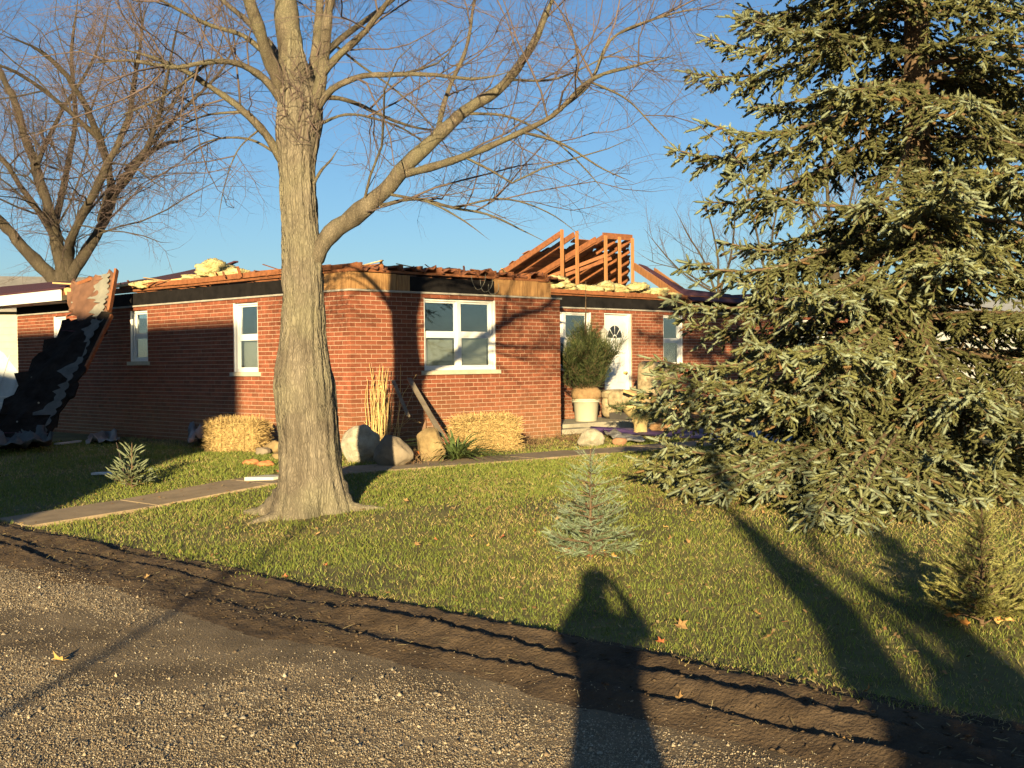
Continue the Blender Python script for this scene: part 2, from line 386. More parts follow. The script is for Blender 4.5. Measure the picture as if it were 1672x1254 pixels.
# frieze trim and sheathing
MB().box(-.02, 4.69, -.028, .1, 2.702, 2.730).build('frieze_trim', M_trim, house)
MB().box(-.028, .1, .12, LEN_L, 2.702, 2.730).build('frieze_trim', M_trim, house)
MB().box(4.72, 22.1, BOFF - .028, BOFF + .1, 2.702, 2.730).build('frieze_trim', M_trim, house)
def board(name, x0, x1, z0, z1, m, wall='f', d=.02, off=0):
    if wall == 'f': return MB().box(x0, x1, -.012 - off, .03, z0, z1).build(name, m, house, bevel=.003)
    if wall == 'l': return MB().box(-.012 - off, .03, x0, x1, z0, z1).build(name, m, house, bevel=.003)
    return MB().box(x0, x1, BOFF - .012 - off, BOFF + .03, z0, z1).build(name, m, house, bevel=.003)
board('plywood_board', -.012, .90, 2.732, 2.985, M_ply); board('plywood_board', .905, 1.17, 2.732, 2.975, M_ply, off=.003)
board('black_board', 1.175, 3.03, 2.732, 2.96, M_black); board('plywood_board', 3.035, 4.10, 2.732, 2.995, M_ply); board('plywood_board', 4.105, 4.42, 2.732, 2.985, M_ply, off=.003)
board('plywood_board', .034, .62, 2.732, 2.985, M_ply, 'l')
for a, b in ((.625, 2.2), (2.205, 4.0), (4.005, 5.2), (5.205, 7.4)): board('black_board', a, b, 2.732, 2.955 + random.uniform(-.006, .006), M_black, 'l')
board('black_board', 7.405, LEN_L, 2.732, 2.95, M_black, 'l')
for a, b in ((4.70, 7.1), (7.105, 9.5), (9.505, 11.9), (11.905, 14.3), (14.305, 16.7), (16.705, 22.0)): board('black_board', a, b, 2.732, 2.955 + random.uniform(-.008, .008), M_black, 'b')
# top plates and joist ends
MB().box(.034, 4.4, -.02, .12, 2.998, 3.035).build('top_plate', M_lum, house)
MB().box(-.02, .12, .14, 7.6, 2.99, 3.03).build('top_plate', M_lum, house)
MB().box(4.75, 21.8, BOFF - .02, BOFF + .12, 2.965, 3.005).build('top_plate', M_lum, house)
def wob(a): return random.uniform(-a, a)
for k in range(11):
    x = .22 + k * .406; MB().bar((x, -.03 + wob(.03), 3.085), (x + wob(.02), 2.2, 3.085), .04, .10).build('joist', M_lum, house)
for k in range(18):
    y = .45 + k * .406; MB().bar((-.03 + wob(.04), y, 3.065), (1.8, y + wob(.03), 3.065 + wob(.02)), .04, .07).build('joist', M_lum, house)
for k in range(40):
    x = 4.95 + k * .42; MB().bar((x, BOFF - .05 + wob(.04), 3.05), (x + wob(.02), 5.5, 3.05), .04, .09).build('joist', M_lum, house)
for a, b, z, dz in ((.4, 2.6, 3.07, .02), (2.3, 4.6, 3.08, -.01), (4.5, 6.9, 3.07, .03)):
    MB().bar((-.05, a, z), (-.03, b, z + dz), .035, .085).build('broken_rim_board', M_lum, house)
MB().bar((4.9, BOFF - .05, 3.055), (9.2, BOFF - .06, 3.04), .035, .08).build('broken_rim_board', M_lum, house)
MB().bar((9.3, BOFF - .05, 3.04), (13.5, BOFF - .06, 3.05), .035, .085).build('broken_rim_board', M_lum, house)

for k in range(3):
    a = np.linspace(0, math.pi * 1.15, 14); cx_ = 2.62 + .17 * k; rw = .16 - .02 * k
    pts = np.stack([cx_ + rw * np.cos(a + 3.0), -.05 - .02 * np.sin(a * 2 + k), 3.0 - .06 * k + (.20 - .03 * k) * np.sin(a + 3.0)], -1)
    link('cable', tubes_mesh('cable', [(pts, np.full(14, .004), 6)], M_felt), house)
# windows ---------------------------------------------------------------
def make_window(origin, rz, x0, x1, z0, z1, cols, blind=0.5, mul=.085, fr=.062, rec=.055, sill=True):
    fm = MB(); d0, d1 = rec, rec + .07
    fm.box(x0, x1, d0, d1, z0, z0 + fr * .8); fm.box(x0, x1, d0, d1, z1 - fr, z1)
    cw = (x1 - x0) / cols
    for a, b, c, d in ((x0 + .001, x0 + .019, z0 + .001, z1 - .001), (x1 - .019, x1 - .001, z0 + .001, z1 - .001), (x0 + .02, x1 - .02, z1 - .02, z1 - .002)): fm.box(a, b, .010, d0 - .006, c, d)
    for c in range(cols + 1):
        xm = x0 + c * cw; a = x0 if c == 0 else (x1 - fr if c == cols else xm - mul / 2); b = x0 + fr if c == 0 else (x1 if c == cols else xm + mul / 2)
        fm.box(a, b, d0 - .004, d1 + .003, z0 + fr * .8 + .001, z1 - fr - .001)
    win = fm.build('window', M_white, house, loc=origin, rot=(0, 0, rz), bevel=.004)
    zm = (z0 + z1) / 2 - .01
    for c in range(cols):
        a = x0 + c * cw + (fr if c == 0 else mul / 2) + .001; b = x0 + (c + 1) * cw - (fr if c == cols - 1 else mul / 2) - .001
        sm = MB(); yb = d0 + .012; t = .028
        sm.box(a, b, yb, yb + .03, zm - .024, zm + .024)
        for (zz0, zz1, yy) in ((z0 + fr * .8 + .001, zm - .025, yb + .002), (zm + .025, z1 - fr - .001, yb + .016)):
            sm.box(a, a + t, yy, yy + .026, zz0, zz1); sm.box(b - t, b, yy, yy + .026, zz0, zz1); sm.box(a + t + .001, b - t - .001, yy + .001, yy + .025, zz0, zz0 + t); sm.box(a + t + .001, b - t - .001, yy + .001, yy + .025, zz1 - t, zz1)
            MB().box(a + t, b - t, yy + .012, yy + .016, zz0 + t, zz1 - t).build('pane', M_glass, win)
        sm.build('sash', M_white, win)
        if blind:
            MB().box(a - .01, b + .01, d1 + .05, d1 + .06, z0 + .06, z0 + (z1 - z0) * blind).build('shade', M_blind, win)
    if sill:
        MB().box(x0 - .075, x1 + .085, -.035, rec + .02, z0 - .0685, z0 - .003).build('sill', M_lime, win, bevel=.004)
    return win
make_window((0, 0, 0), 0, *WF, 2, .5)
for (a, b, c, d), bl in zip(LW, (.5, 0, 0)): make_window((0, LEN_L, 0), -math.pi / 2, LEN_L - b, LEN_L - a, c, d, 1, bl)
for (a, b, c, d), cl, bl in zip(BW, (2, 1, 1), (0, .5, 0)): make_window((B0, BOFF, 0), 0, a, b, c, d, cl, bl)
# door
x0, x1, z0, z1 = BD
dm = MB(); dm.box(x0, x0 + .05, .03, .16, z0, z1); dm.box(x1 - .09, x1, .03, .16, z0, z1); dm.box(x0 + .051, x1 - .091, .03, .16, z1 - .05, z1); dm.box(x0 + .051, x1 - .091, .02, .16, z0, z0 + .03)
door = dm.build('door', M_white, house, loc=(B0, BOFF, 0), bevel=.004)
lf = MB(); lf.box(x0 + .052, x1 - .092, .09, .13, z0 + .032, z1 - .052)
leaf = lf.build('door_leaf', M_white, door)
fx, fz, fr_ = (x0 + x1) / 2 - .02, z1 - .56, .24
for k in range(4):
    a0 = math.pi * (k + .08) / 4; a1 = math.pi * (k + .92) / 4
    poly = [(fx + r * math.cos(a), fz + r * math.sin(a) * 1.15) for r, aa in ((.075, (a0, a1)), (fr_, (a1, (a0 + a1) / 2, a0))) for a in aa]
    MB().prism(poly, .083, .089, 1).build('pane', mat('dark_glass', (.03, .033, .04), .08, .1, 2, spec=.6), door)
MB().prism([(fx + .05 * math.cos(a), fz + .055 * math.sin(a)) for a in np.linspace(0, math.pi, 7)], .083, .089, 1).build('pane', MATS['dark_glass'], door)
MB().lathe([(.0, 0), (.028, .004), (.03, .03), (.012, .035), (.012, .05), (.03, .055), (.034, .075), (.02, .09), (0, .092)], 12).build('handle', mat('brass', (.5, .35, .12), .3, .1, 3, metal=1), door, True, loc=(x1 - .17, .09, 1.35), rot=(math.pi / 2, 0, 0))
for zz in (.62, 1.15, 1.55):
    MB().box(x0 + .14, x0 + .36, .082, .0895, zz, zz + .36).box(x1 - .42, x1 - .2, .082, .0895, zz, zz + .36).build('raised_panel', M_white, door, bevel=.006) if zz < 1.5 else None
# wall lantern
lm = MB(); lm.lathe([(.02, -.16), (.03, -.15), (.065, -.12), (.075, .05), (.10, .06), (.05, .12), (.012, .15), (.012, .19), (.0, .2)], 8)
lamp = lm.build('wall_lantern', mat('lantern_glass', (.45, .44, .36), .35, .2, 8), house, loc=(8.42, BOFF - .13, 2.16))
MB().bar((0, 0, -.15), (0, .12, -.22), .02, .02).box(-.03, .03, .11, .13, -.3, -.1).build('bracket', M_dirtywhite, lamp)

# porch step
MB().box(4.75, 8.6, .85, BOFF - .02, .15, .43).build('porch_slab', mat('porch_concrete', (.36, .32, .23), .9, .25, 3, .003, 40), house, bevel=.015)
MB().box(4.95, 6.1, .50, .84, .15, .36).build('step', MATS['porch_concrete'], house, bevel=.015)

# ------------------------------------------------ standing remains of the roof
RT_, RZ = 7.0, 5.03; SL = (RZ - 3.02) / 4.75
def rz_(t): return RZ - SL * abs(t - RT_)
raf = [(12.37, 6.95), (12.96, 7.0), (13.55, 6.75), (14.13, 7.0), (14.72, 7.1), (15.28, 7.0)]
for i, (s, t0) in enumerate(raf):
    MB().bar((s, t0, rz_(t0) - .07), (s, 11.85, rz_(11.85) - .07), .042, .145).build('rafter', M_lum, house)
for i in range(8):
    s_ = 15.88 + i * .6; t0 = 7.0 + (s_ - 15.25) / 1.22
    if t0 < 11.4: MB().bar((s_, t0, rz_(t0) - .07), (s_, 11.85, rz_(11.85) - .07), .042, .145).build('rafter', M_lum, house)
MB().bar((14.10, 6.97, RZ - .02), (15.34, 6.97, RZ + .0), .045, .16).build('ridge_board', M_lum, house)
for s in (12.37, 12.96, 14.13, 14.72, 15.28):
    MB().bar((s + .03, 6.93, 3.0), (s + .03, 6.93, RZ - (.02 if s > 14 else -.02)), .095, .045, up=(0, 1, 0)).build('post', mat('lumber_orange', (.40, .175, .062), .8, .25, 4, .001, 50, stretch=(6, 6, 1), rand=.12), house)
for a, b in (((12.7, 8.9), (14.2, 6.9)), ((13.3, 9.2), (15.2, 7.6))):
    MB().bar((a[0], a[1], 3.6), (b[0], b[1], 4.5), .04, .09).build('brace', M_lum, house)
# boards of the rear slope, torn at the top
rows = np.arange(7.35, 11.9, .19)
for k, t in enumerate(rows):
    a = 12.45 + (wob(.12) if k > 3 else .5 + random.random() * .9); b = 15.25 + (t - 7.0) * 1.2 + wob(.10)
    if k == 2: b = 14.6
    MB().sheet([(a, t, rz_(t) + .012), (b, t, rz_(t) + .012), (b + .15, t + .183, rz_(t + .183) + .012), (a + wob(.06), t + .183, rz_(t + .183) + .012)][::-1], .02).build('roof_plank', M_deck if k % 4 else M_lum, house)
MB().sheet([(12.9, 7.9, rz_(7.9) + .04), (16.2, 7.9, rz_(7.9) + .04), (20.9, 11.9, rz_(11.9) + .04), (12.55, 11.9, rz_(11.9) + .04)], .012).build('shingle_sheet', M_shingle, house)
MB().sheet([(14.55, 7.25, rz_(7.25) + .05), (15.0, 7.2, rz_(7.2) + .05), (15.1, 7.5, rz_(7.5) + .05), (14.6, 7.55, rz_(7.55) + .05)], .012).build('torn_panel', M_lum2, house)
# strip of the front slope left by the eave
for k, (pts) in enumerate([[(11.35, 2.0), (12.46, 4.45), (12.56, 4.30), (12.0, 2.75), (13.6, 2.55), (13.6, 2.0)], [(13.61, 2.0), (13.61, 2.5), (15.6, 2.8), (17.2, 2.5), (17.2, 2.0)], [(17.21, 2.0), (17.21, 2.5), (19, 2.7), (22, 2.4), (22, 2.0)]]):
    MB().sheet([(a, b, rz_(b) + .03 + .001 * k) for a, b in pts], .03).build('eave_roof', M_shingle, house)
for a, b in (((11.33, 2.05), (12.48, 4.6)), ((11.75, 2.05), (12.9, 4.3))):
    MB().bar((a[0], a[1], rz_(a[1]) - .06), (b[0], b[1], rz_(b[1]) - .06), .042, .17).build('hip_rafter', MATS['lumber_orange'], house)
# remaining eave on the far end of the side wall
eave = MB()
def ez(x): return 2.96 + (x + .62) * .30
MB().box(-.64, -.60, 8.15, 13.6, 2.88, 3.09).build('fascia', M_white, house, bevel=.004)
MB().sheet([(-.66, 8.1, 3.125), (-.66, 13.65, 3.125), (.6, 13.65, 3.47), (.4, 10.4, 3.41), (.05, 9.1, 3.32), (-.15, 8.1, 3.262)][::-1], .035).build('eave_roof', M_shingle, house)
for k in range(3): MB().box(-.598 + k * .19, -.41 + k * .19, 8.7, 13.55, 2.885, 2.895).build('soffit_board', M_dirtywhite, house)
for k in range(9):
    y = 8.2 + k * .6; MB().bar((-.59, y, 3.02), (.35, y, 3.30), .04, .10).build('rafter_tail', M_lum, house)
MB().bar((-.55, 8.12, 3.05), (-.1, 8.1, 3.2), .04, .13).build('broken_rafter', M_lum2, house)

# ------------------------------------------------ loose roof pieces lying on the wall tops
def thing_mesh(name, mb, m, label, cat, group=None, smooth=False, bevel=0, loc=None, rot=None):
    return tag(mb.build(name, m, None, smooth, loc, rot, bevel), label, cat, group)
def plank(a, b, w, h, m, label, name='board', cat='board', group=None):
    a = np.asarray(a, float); b = np.asarray(b, float); c = (a + b) / 2; mb = MB().bar(a - c, b - c, w, h)
    return thing_mesh(name, mb, m, label, cat, group, bevel=.004, loc=c)
t_ = MB(); c = P(280, 452, 25.5)
t_.sheet([p - c for p in (P(182, 464, 24.6), P(300, 459, 23.6), P(342, 452, 24.2), P(352, 440, 25.5), P(345, 433, 27.5), P(296, 444, 27.5), P(255, 452, 26.5))], .03)
thing_mesh('roof_sheet', t_, M_shingle, 'dark maroon torn roof sheet lying on the side wall top', 'roof sheet', loc=c)
plank(P(345, 443, 24), P(386, 427, 23.5), .10, .03, M_shingle, 'long dark splinter of roofing sticking up against the sky', 'roofing_strip', 'roofing')
plank(P(88, 462, 23.6), P(140, 465, 23.2), .08, .03, M_lum2, 'pale batten on the broken eave beside the background tree trunk')
plank(P(188, 468, 23.2), P(215, 464, 22.9), .05, .05, M_lum2, 'short pale stud lying on the side wall near the hanging roof section')
plank(P(215, 467, 22.9), P(300, 455, 22.3), .06, .04, M_lum, 'reddish stud along the side wall top left of the yellow insulation')
plank(P(252, 461, 22.6), P(330, 452, 22.0), .05, .03, M_lum2, 'thin pale lath along the side wall top under the insulation')
plank(P(398, 446, 21.2), P(408, 453, 21.0), .03, .02, M_white, 'small white splinter on the side wall top right of the insulation')
plank(P(545, 440, 18.9), P(582, 429, 19.1), .10, .03, M_lum, 'upturned reddish board end above the plywood corner')

def blob(name, c, dims, m, label, cat, group=None, seed=0, rough=.25, n=(14, 20), rz=0, power=1., parent=None, f2=3.0, tufts=0):
    """lumpy closed shape"""
    r_ = np.random.default_rng(seed); nu, nv = n
    V = [];
    ph = r_.random((8, 3)) * 6; fr = (r_.random((8, 3)) - .5) * 2 * f2 * 2; am = r_.random(8)
    for i in range(nu + 1):
        th = math.pi * i / nu
        for j in range(nv):
            a = 2 * math.pi * j / nv
            d = np.array([math.sin(th) * math.cos(a), math.sin(th) * math.sin(a), math.cos(th)])
            sd_ = np.sign(d) * np.abs(d) ** power
            k = 1 + rough * sum(am[q] * math.sin(fr[q] @ d + ph[q, 0]) for q in range(8)) / 4 + rough * .25 * (r_.random() - .5)
            V.append(sd_ * k * np.array(dims) / 2)
    V = np.array(V)
    fs = [(i * nv + j, (i + 1) * nv + j, (i + 1) * nv + (j + 1) % nv, i * nv + (j + 1) % nv) for i in range(nu) for j in range(nv)]
    if rz: cz, sz = math.cos(rz), math.sin(rz); V = np.stack([V[:, 0] * cz - V[:, 1] * sz, V[:, 0] * sz + V[:, 1] * cz, V[:, 2]], -1)
    me = mesh_np(name, V, np.array(fs), m, True)
    o = link(name, me, parent, c)
    if label: tag(o, label, cat, group)
    return o
ORD = ['first', 'second', 'third', 'fourth', 'fifth', 'sixth', 'seventh', 'eighth', 'ninth', 'tenth', 'eleventh', 'twelfth']
HR = HOUSE_RZ
def tuft(c, dims, label, seed):
    r_ = np.random.default_rng(seed); nu, nv = 26, 44; th = np.linspace(0, np.pi, nu + 1)[:, None]; a = np.linspace(0, 2 * np.pi, nv, endpoint=False)[None]
    D = np.stack([np.sin(th) * np.cos(a), np.sin(th) * np.sin(a), np.cos(th) + 0 * a], -1); k = np.zeros(D.shape[:2]); am = 1.0
    for o in range(5):
        for q in range(3):
            w = r_.normal(size=3) * 1.6 * 1.9 ** o; k += am * np.sin(D @ w + r_.random() * 6.28) / 3
        am *= .62
    k = 1 + .42 * k + .05 * r_.normal(size=k.shape); k[0] = k[0].mean(); k[-1] = k[-1].mean()
    V = (np.sign(D) * np.abs(D) ** .85 * k[..., None] * np.array(dims) / 2).reshape(-1, 3)
    f = np.array([(i * nv + j, (i + 1) * nv + j, (i + 1) * nv + (j + 1) % nv, i * nv + (j + 1) % nv) for i in range(nu) for j in range(nv)])
    return tag(link('insulation_tuft', mesh_np('insulation_tuft', V, f, M_yellow, False), None, c, (0, 0, HOUSE_RZ + r_.normal() * .3)), label, 'insulation', 'yellow insulation on the wall tops')
def kraft(c, w, d, h, label, seed):
    r_ = np.random.default_rng(seed); nu, nv = 14, 8; V = []; pk_ = r_.uniform(.35, .65); cr = r_.uniform(.6, 1.1)
    ph = r_.random(3) * 6
    for j in range(nv + 1):
        for i in range(nu + 1):
            u = i / nu; v = j / nv; e = 1 - abs((u - pk_) / (pk_ if u < pk_ else 1 - pk_)) ** (1.4 + cr)
            z = h * e * (.75 + .35 * math.sin(v * 3 + ph[0])) + .018 * math.sin(u * 17 + v * 6 + ph[1]) * e + .012 * r_.normal() * (1 if j == 0 else .5)
            V.append(((u - .5) * w, -.05 + v * d - (.06 * abs(math.sin(u * 7 + ph[2])) + .02 * r_.random() if j == 0 else 0), z))
    k_ = nu + 1; f = np.array([(j * k_ + i, j * k_ + i + 1, (j + 1) * k_ + i + 1, (j + 1) * k_ + i) for j in range(nv) for i in range(nu)])
    o = link('insulation_batt', mesh_np('insulation_batt', V, f, M_kraft, False), None, c, (0, 0, HOUSE_RZ)); sm = o.modifiers.new('solid', 'SOLIDIFY'); sm.thickness = .02
    return tag(o, label, 'insulation', 'paper-faced batts on the wing wall')
for k in range(11):
    kraft(HL(.42 + k * .406, .06 + wob(.05), 3.035 + wob(.012)), .43, .6, .115 + wob(.035), f'brown paper-faced insulation bulge on the front wall top, {ORD[k]} from the corner', 140 + k)
yel = [(352, 441, 21.6, .85, .34, 'large yellow insulation heap on the side wall top'), (318, 452, 22.1, .4, .16, 'small yellow insulation tuft left of the large heap on the side wall'), (248, 463, 22.7, .55, .13, 'flat yellow insulation scrap near the hanging roof section'),
       (385, 448, 21.3, .45, .16, 'low yellow insulation tuft right of the large heap on the side wall'), (893, 456, 22.8, .35, .12, 'pale insulation scrap at the right end of the wing wall'), (872, 452, 22.9, .30, .10, 'thin pale insulation scrap between wing wall and roof frame'),
       (905, 460, 25.6, .42, .24, 'yellow insulation puff under the leftmost roof post'), (925, 467, 25.8, .5, .16, 'yellow insulation roll just right of the leftmost roof post'), (957, 470, 26.4, .6, .2, 'yellow insulation lump between the second and third roof posts'),
       (983, 469, 26.8, .42, .22, 'yellow insulation lump below the third roof post'), (1005, 471, 27, .55, .26, 'yellow insulation lump below the fourth roof post'), (1040, 468, 27.2, .65, .26, 'yellow insulation heap right of the last roof post'),
       (1068, 477, 27.6, .6, .2, 'yellow insulation heap under the sloping hip rafters'), (1090, 482, 28, .5, .16, 'rightmost yellow insulation tuft beside the spruce')]
for k, (x, y, d, wd, h, lb) in enumerate(yel):
    tuft(P(x, y + 2, d), (wd, .5, h), lb, 90 + k)

for k in range(9):
    sx_ = .3 + k * .5 + wob(.2); a = HL(sx_, .1 + wob(.1), 3.12); d_ = np.array([wob(.30), wob(.25), .02 + random.random() * .07]); plank(a - d_ * .4, a + d_, random.uniform(.02, .05), .015, random.choice([M_lum, M_lum2, M_kraft]), 'small splintered lath sticking up from the front wall top', 'splinter', 'splinter', 'splinters on the front wall top')
for k in range(14):
    a = HL(wob(.15), .8 + k * .48, 3.10); d_ = np.array([wob(.45), wob(.35), .03 + random.random() * .10]); plank(a - d_ * .4, a + d_, random.uniform(.02, .06), .015, random.choice([M_lum, M_lum2, M_deck]), 'small splintered lath lying on the side wall top', 'splinter', 'splinter', 'splinters on the side wall top')
# ------------------------------------------------ hanging roof section on the left
rs = P(95, 600, 22.6); rs[2] = .27
root = tag(empty('fallen_roof_section', rs), 'torn roof section hanging from the eave down to the dark lawn', 'roof section')
def rel(p): return np.asarray(p) - rs
TL, TR = rel(P(118, 462, 23.0)), rel(P(190, 446, 22.2)); ML, MR = rel(P(112, 520, 22.6)), rel(P(178, 517, 21.9)); BL_, BR_ = rel(G(-45, 738) + np.array([0, 0, .03])), rel(G(78, 732) + np.array([0, 0, .03]))
def patch(A, B, C_, D, nu, nv, th, name, m, amp=.03, parent=root, off=0.):
    V = [];
    nrm = np.cross(B - A, D - A); nrm /= np.linalg.norm(nrm)
    for i in range(nu + 1):
        for j in range(nv + 1):
            u, v = i / nu, j / nv; p = (A * (1 - v) + B * v) * (1 - u) + (D * (1 - v) + C_ * v) * u
            e = .16 if (j in (0, nv) or i in (0, nu)) else .02
            p = p + nrm * (amp * (fbm(u * 4 + 3, v * 4, 3) - .5) * 2 + off) + e * np.array([wob(1), wob(1), wob(1)]) * .5
            V.append(p)
    V = np.array(V); n = len(V); V = np.concatenate([V, V - nrm * th]); k = nv + 1
    f = [(i * k + j, i * k + j + 1, (i + 1) * k + j + 1, (i + 1) * k + j) for i in range(nu) for j in range(nv)]
    f2 = [tuple(n + q for q in a[::-1]) for a in f]; bd = []
    ring = [(0, j) for j in range(nv)] + [(i, nv) for i in range(nu)] + [(nu, j) for j in range(nv, 0, -1)] + [(i, 0) for i in range(nu, 0, -1)]
    ids = [i * k + j for i, j in ring]
    for a, b in zip(ids, ids[1:] + ids[:1]): bd.append((b, a, n + a, n + b))
    return link(name, mesh_np(name, V, f + f2 + bd, m, False), parent)
patch(TL, TR, MR, ML, 8, 9, .03, 'upper_deck', M_brownply, .05)
patch(ML, MR, BR_, BL_, 18, 9, .03, 'lower_deck', M_shaded_tar, .10)  # near-black roofing on the lower half, its shade put into the colour
for k in range(7):
    u = .1 + k * .13; a_ = ML * (1 - u) + BL_ * u; b_ = MR * (1 - u) + BR_ * u
    MB().bar(a_ * .96 + b_ * .04, a_ * .25 + b_ * .75 + np.array([0, 0, wob(.08)]), .10, .015).build('shingle_strip', M_shaded_tar if k % 3 else M_shingle, root)
# torn grey felt, jagged on its left edge
V = []; felt = []
nF = 70
lefte = [.64 + .14 * math.sin(i * .62) * math.sin(i * .23 + 1) + .09 * wob(1) + (.10 if i > 26 else 0) for i in range(nF)]
nr = np.cross(TR - TL, ML - TL); nr /= np.linalg.norm(nr); nr = nr if nr[1] < 0 else -nr
fm = MB(); fm2 = MB()
for i in range(nF - 1):
    u0, u1 = i / (nF - 1), (i + 1) / (nF - 1)
    def pt(u, v):
        if u < .35: w = u / .35; a, b = TL * (1 - w) + ML * w, TR * (1 - w) + MR * w
        else: w = (u - .35) / .65; a, b = ML * (1 - w) + BL_ * w, MR * (1 - w) + BR_ * w
        return a * (1 - v) + b * v + nr * (.055 + .02 * math.sin(u * 30))
    l0 = lefte[i]; l1 = lefte[i + 1]
    if 33 < i < 39 or i > 58: l0 = l1 = .88
    (fm if i < 24 else fm2).add([pt(u0, l0), pt(u0, .94 - .05 * (i % 3 == 0)), pt(u1, .94 - .05 * ((i + 1) % 3 == 0)), pt(u1, l1)], [(0, 1, 2, 3)])
fm.build('grey_felt', M_felt, root); fm2.build('torn_felt', mat('shaded_felt', (.10, .095, .08), .9, .3, 5, .004, 30), root)  # lower felt is a darker copy of the grey, shade painted in
MB().bar(TR + nr * .03 + np.array([.03, 0, .05]), MR + nr * .02 + np.array([.02, 0, .08]), .04, .11).build('edge_rafter', M_lum, root)
MB().bar(MR + np.array([.05, 0, .02]), BR_ * .45 + MR * .55 + np.array([.02, 0, 0]), .04, .07).build('edge_rafter', M_lum, root)
MB().bar(TL + nr * .04 + np.array([0, 0, -.08]), TL * .5 + TR * .5 + nr * .04 + np.array([0, 0, -.02]), .03, .06).build('lath', M_lum, root)
for k in range(7):
    u, v = (k + random.random()) / 7, .1 + .55 * ((k * 5) % 7) / 7; p = (ML * (1 - v) + MR * v) * (1 - u) + (BL_ * (1 - v) + BR_ * v) * u if k > 0 else (TL * (1 - v) + TR * v) * .4 + (ML * (1 - v) + MR * v) * .6
    MB().lathe([(0, -.01), (.015, -.008), (.016, .008), (0, .01)], 8).build('nail_cap', M_felt, root, loc=p + nr * .05, rot=(1.2, 0, .3))
# crumpled felt running out over the ground
def crumple(name, quad, nu, nv, amp, m, label, cat, seed=0, base=None):
    A, B, C_, D = [np.asarray(p, float) for p in quad]; c = (A + B + C_ + D) / 4; c[2] = gz(c[0], c[1]); V = []
    for i in range(nu + 1):
        for j in range(nv + 1):
            u, v = i / nu, j / nv; p = (A * (1 - v) + B * v) * (1 - u) + (D * (1 - v) + C_ * v) * u
            p = p + np.array([wob(.03), wob(.03), amp * abs(fbm(u * nu * .45 + seed * 3.7, v * nv * .45, 3) - .35) * 2.2]); V.append(p - c)
    k = nv + 1
    f = np.array([(i * k + j, i * k + j + 1, (i + 1) * k + j + 1, (i + 1) * k + j) for i in range(nu) for j in range(nv)])
    me = mesh_np(name, np.array(V), f, m, False); o = link(name, me, None, c)
    sm = o.modifiers.new('solid', 'SOLIDIFY'); sm.thickness = .006
    return tag(o, label, cat)
def ong(x, y, dz=.01):
    p = G(x, y); p[2] += dz; return p
crumple('roofing_felt', [P(-40, 690, 21.6), P(60, 700, 21.0), ong(92, 738), ong(-40, 752)], 16, 14, .30, MATS['shaded_felt'], 'crumpled grey roofing felt spilling over the shaded lawn', 'roofing felt', 3)
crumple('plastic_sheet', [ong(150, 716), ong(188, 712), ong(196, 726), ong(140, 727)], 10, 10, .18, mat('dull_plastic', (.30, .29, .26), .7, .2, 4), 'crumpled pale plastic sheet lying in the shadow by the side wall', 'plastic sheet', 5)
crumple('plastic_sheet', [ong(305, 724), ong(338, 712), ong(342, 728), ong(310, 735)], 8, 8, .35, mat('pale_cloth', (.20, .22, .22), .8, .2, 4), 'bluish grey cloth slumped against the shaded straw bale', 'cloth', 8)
plank(ong(92, 728, .03), ong(130, 724, .04), .10, .03, M_dirtywhite, 'grey board lying in the dark lawn by the side wall')
plank(ong(153, 777, .03), ong(188, 776, .03), .12, .03, M_dirtywhite, 'pale board in the grass left of the little spruce seedling')
plank(P(38, 628, 22.0), P(60, 655, 21.7), .12, .03, M_dirtywhite, 'white board lying on the hanging roof section')

# shed and fence beyond the far left corner
sh = P(8, 640, 44); sh[2] = .27
shed = tag(empty('white_shed', sh, R(20)), 'white sided shed beyond the far left corner of the house', 'shed')
for k in range(14): MB().box(-4, 3.2, -.02 - .012 * (k % 2), .1, .25 * k, .25 * k + .245).build('siding_board', mat('shed_siding', (.46, .42, .31), .7, .1, 2), shed)
MB().sheet([(-4.3, -.5, 3.4), (3.5, -.5, 3.4), (3.5, 3, 4.8), (-4.3, 3, 4.8)], .1).build('roof', mat('shed_roof', (.25, .23, .2), .8, .2, 3), shed)
MB().box(-4, 3.2, .1, 5, 0, 3.4).build('body', M_dirtywhite, shed)
dp = P(2, 640, 36); dp[2] = .27
dish = tag(empty('leaning_sheet', dp, R(15)), 'grey metal panel leaning in front of the white shed at the left edge', 'panel')
MB().prism([(-1.5, 0), (.48, 0), (.48, 1.2), (.1, 1.75), (-.6, 2.25), (-1.5, 2.3)], -.02, .02, 1).build('sheet', mat('galvanised', (.42, .44, .42), .5, .2, 2, metal=.0), dish)
for k in range(5): MB().bar((-1.45 + k * .4, -.035, .1), (-1.45 + k * .4 + .5, -.035, 1.7), .02, .02).build('rib', MATS['galvanised'], dish)
for k in range(3): MB().bar((-1.5, -.05, .12 + k * .18), (.5, -.05, .12 + k * .18), .02, .03).build('rail', M_dirtywhite, dish)
wb = P(1660, 600, 60); wb[2] = .27
fb = tag(empty('white_building', wb, R(-15)), 'pale building seen through the branches at the right edge', 'building')
for k in range(12): MB().box(-6, 8, -.03 - .015 * (k % 2), .1, .25 * k, .25 * k + .245).build('siding_board', mat('grey_siding', (.30, .30, .29), .7, .12, 2), fb)
MB().box(-6, 8, .1, 6, 0, 3).build('body', MATS['grey_siding'], fb)
MB().sheet([(-6.4, -.5, 3.05), (8.4, -.5, 3.05), (8.4, 3, 4.3), (-6.4, 3, 4.3)], .1).build('roof', mat('tin_roof', (.30, .30, .29), .5, .1, 3), fb)
for k in range(3): MB().box(-4 + k * 4, -3 + k * 4, -.06, -.031, 1, 2.2).build('window', mat('dark_glass', (.03, .033, .04)), fb)
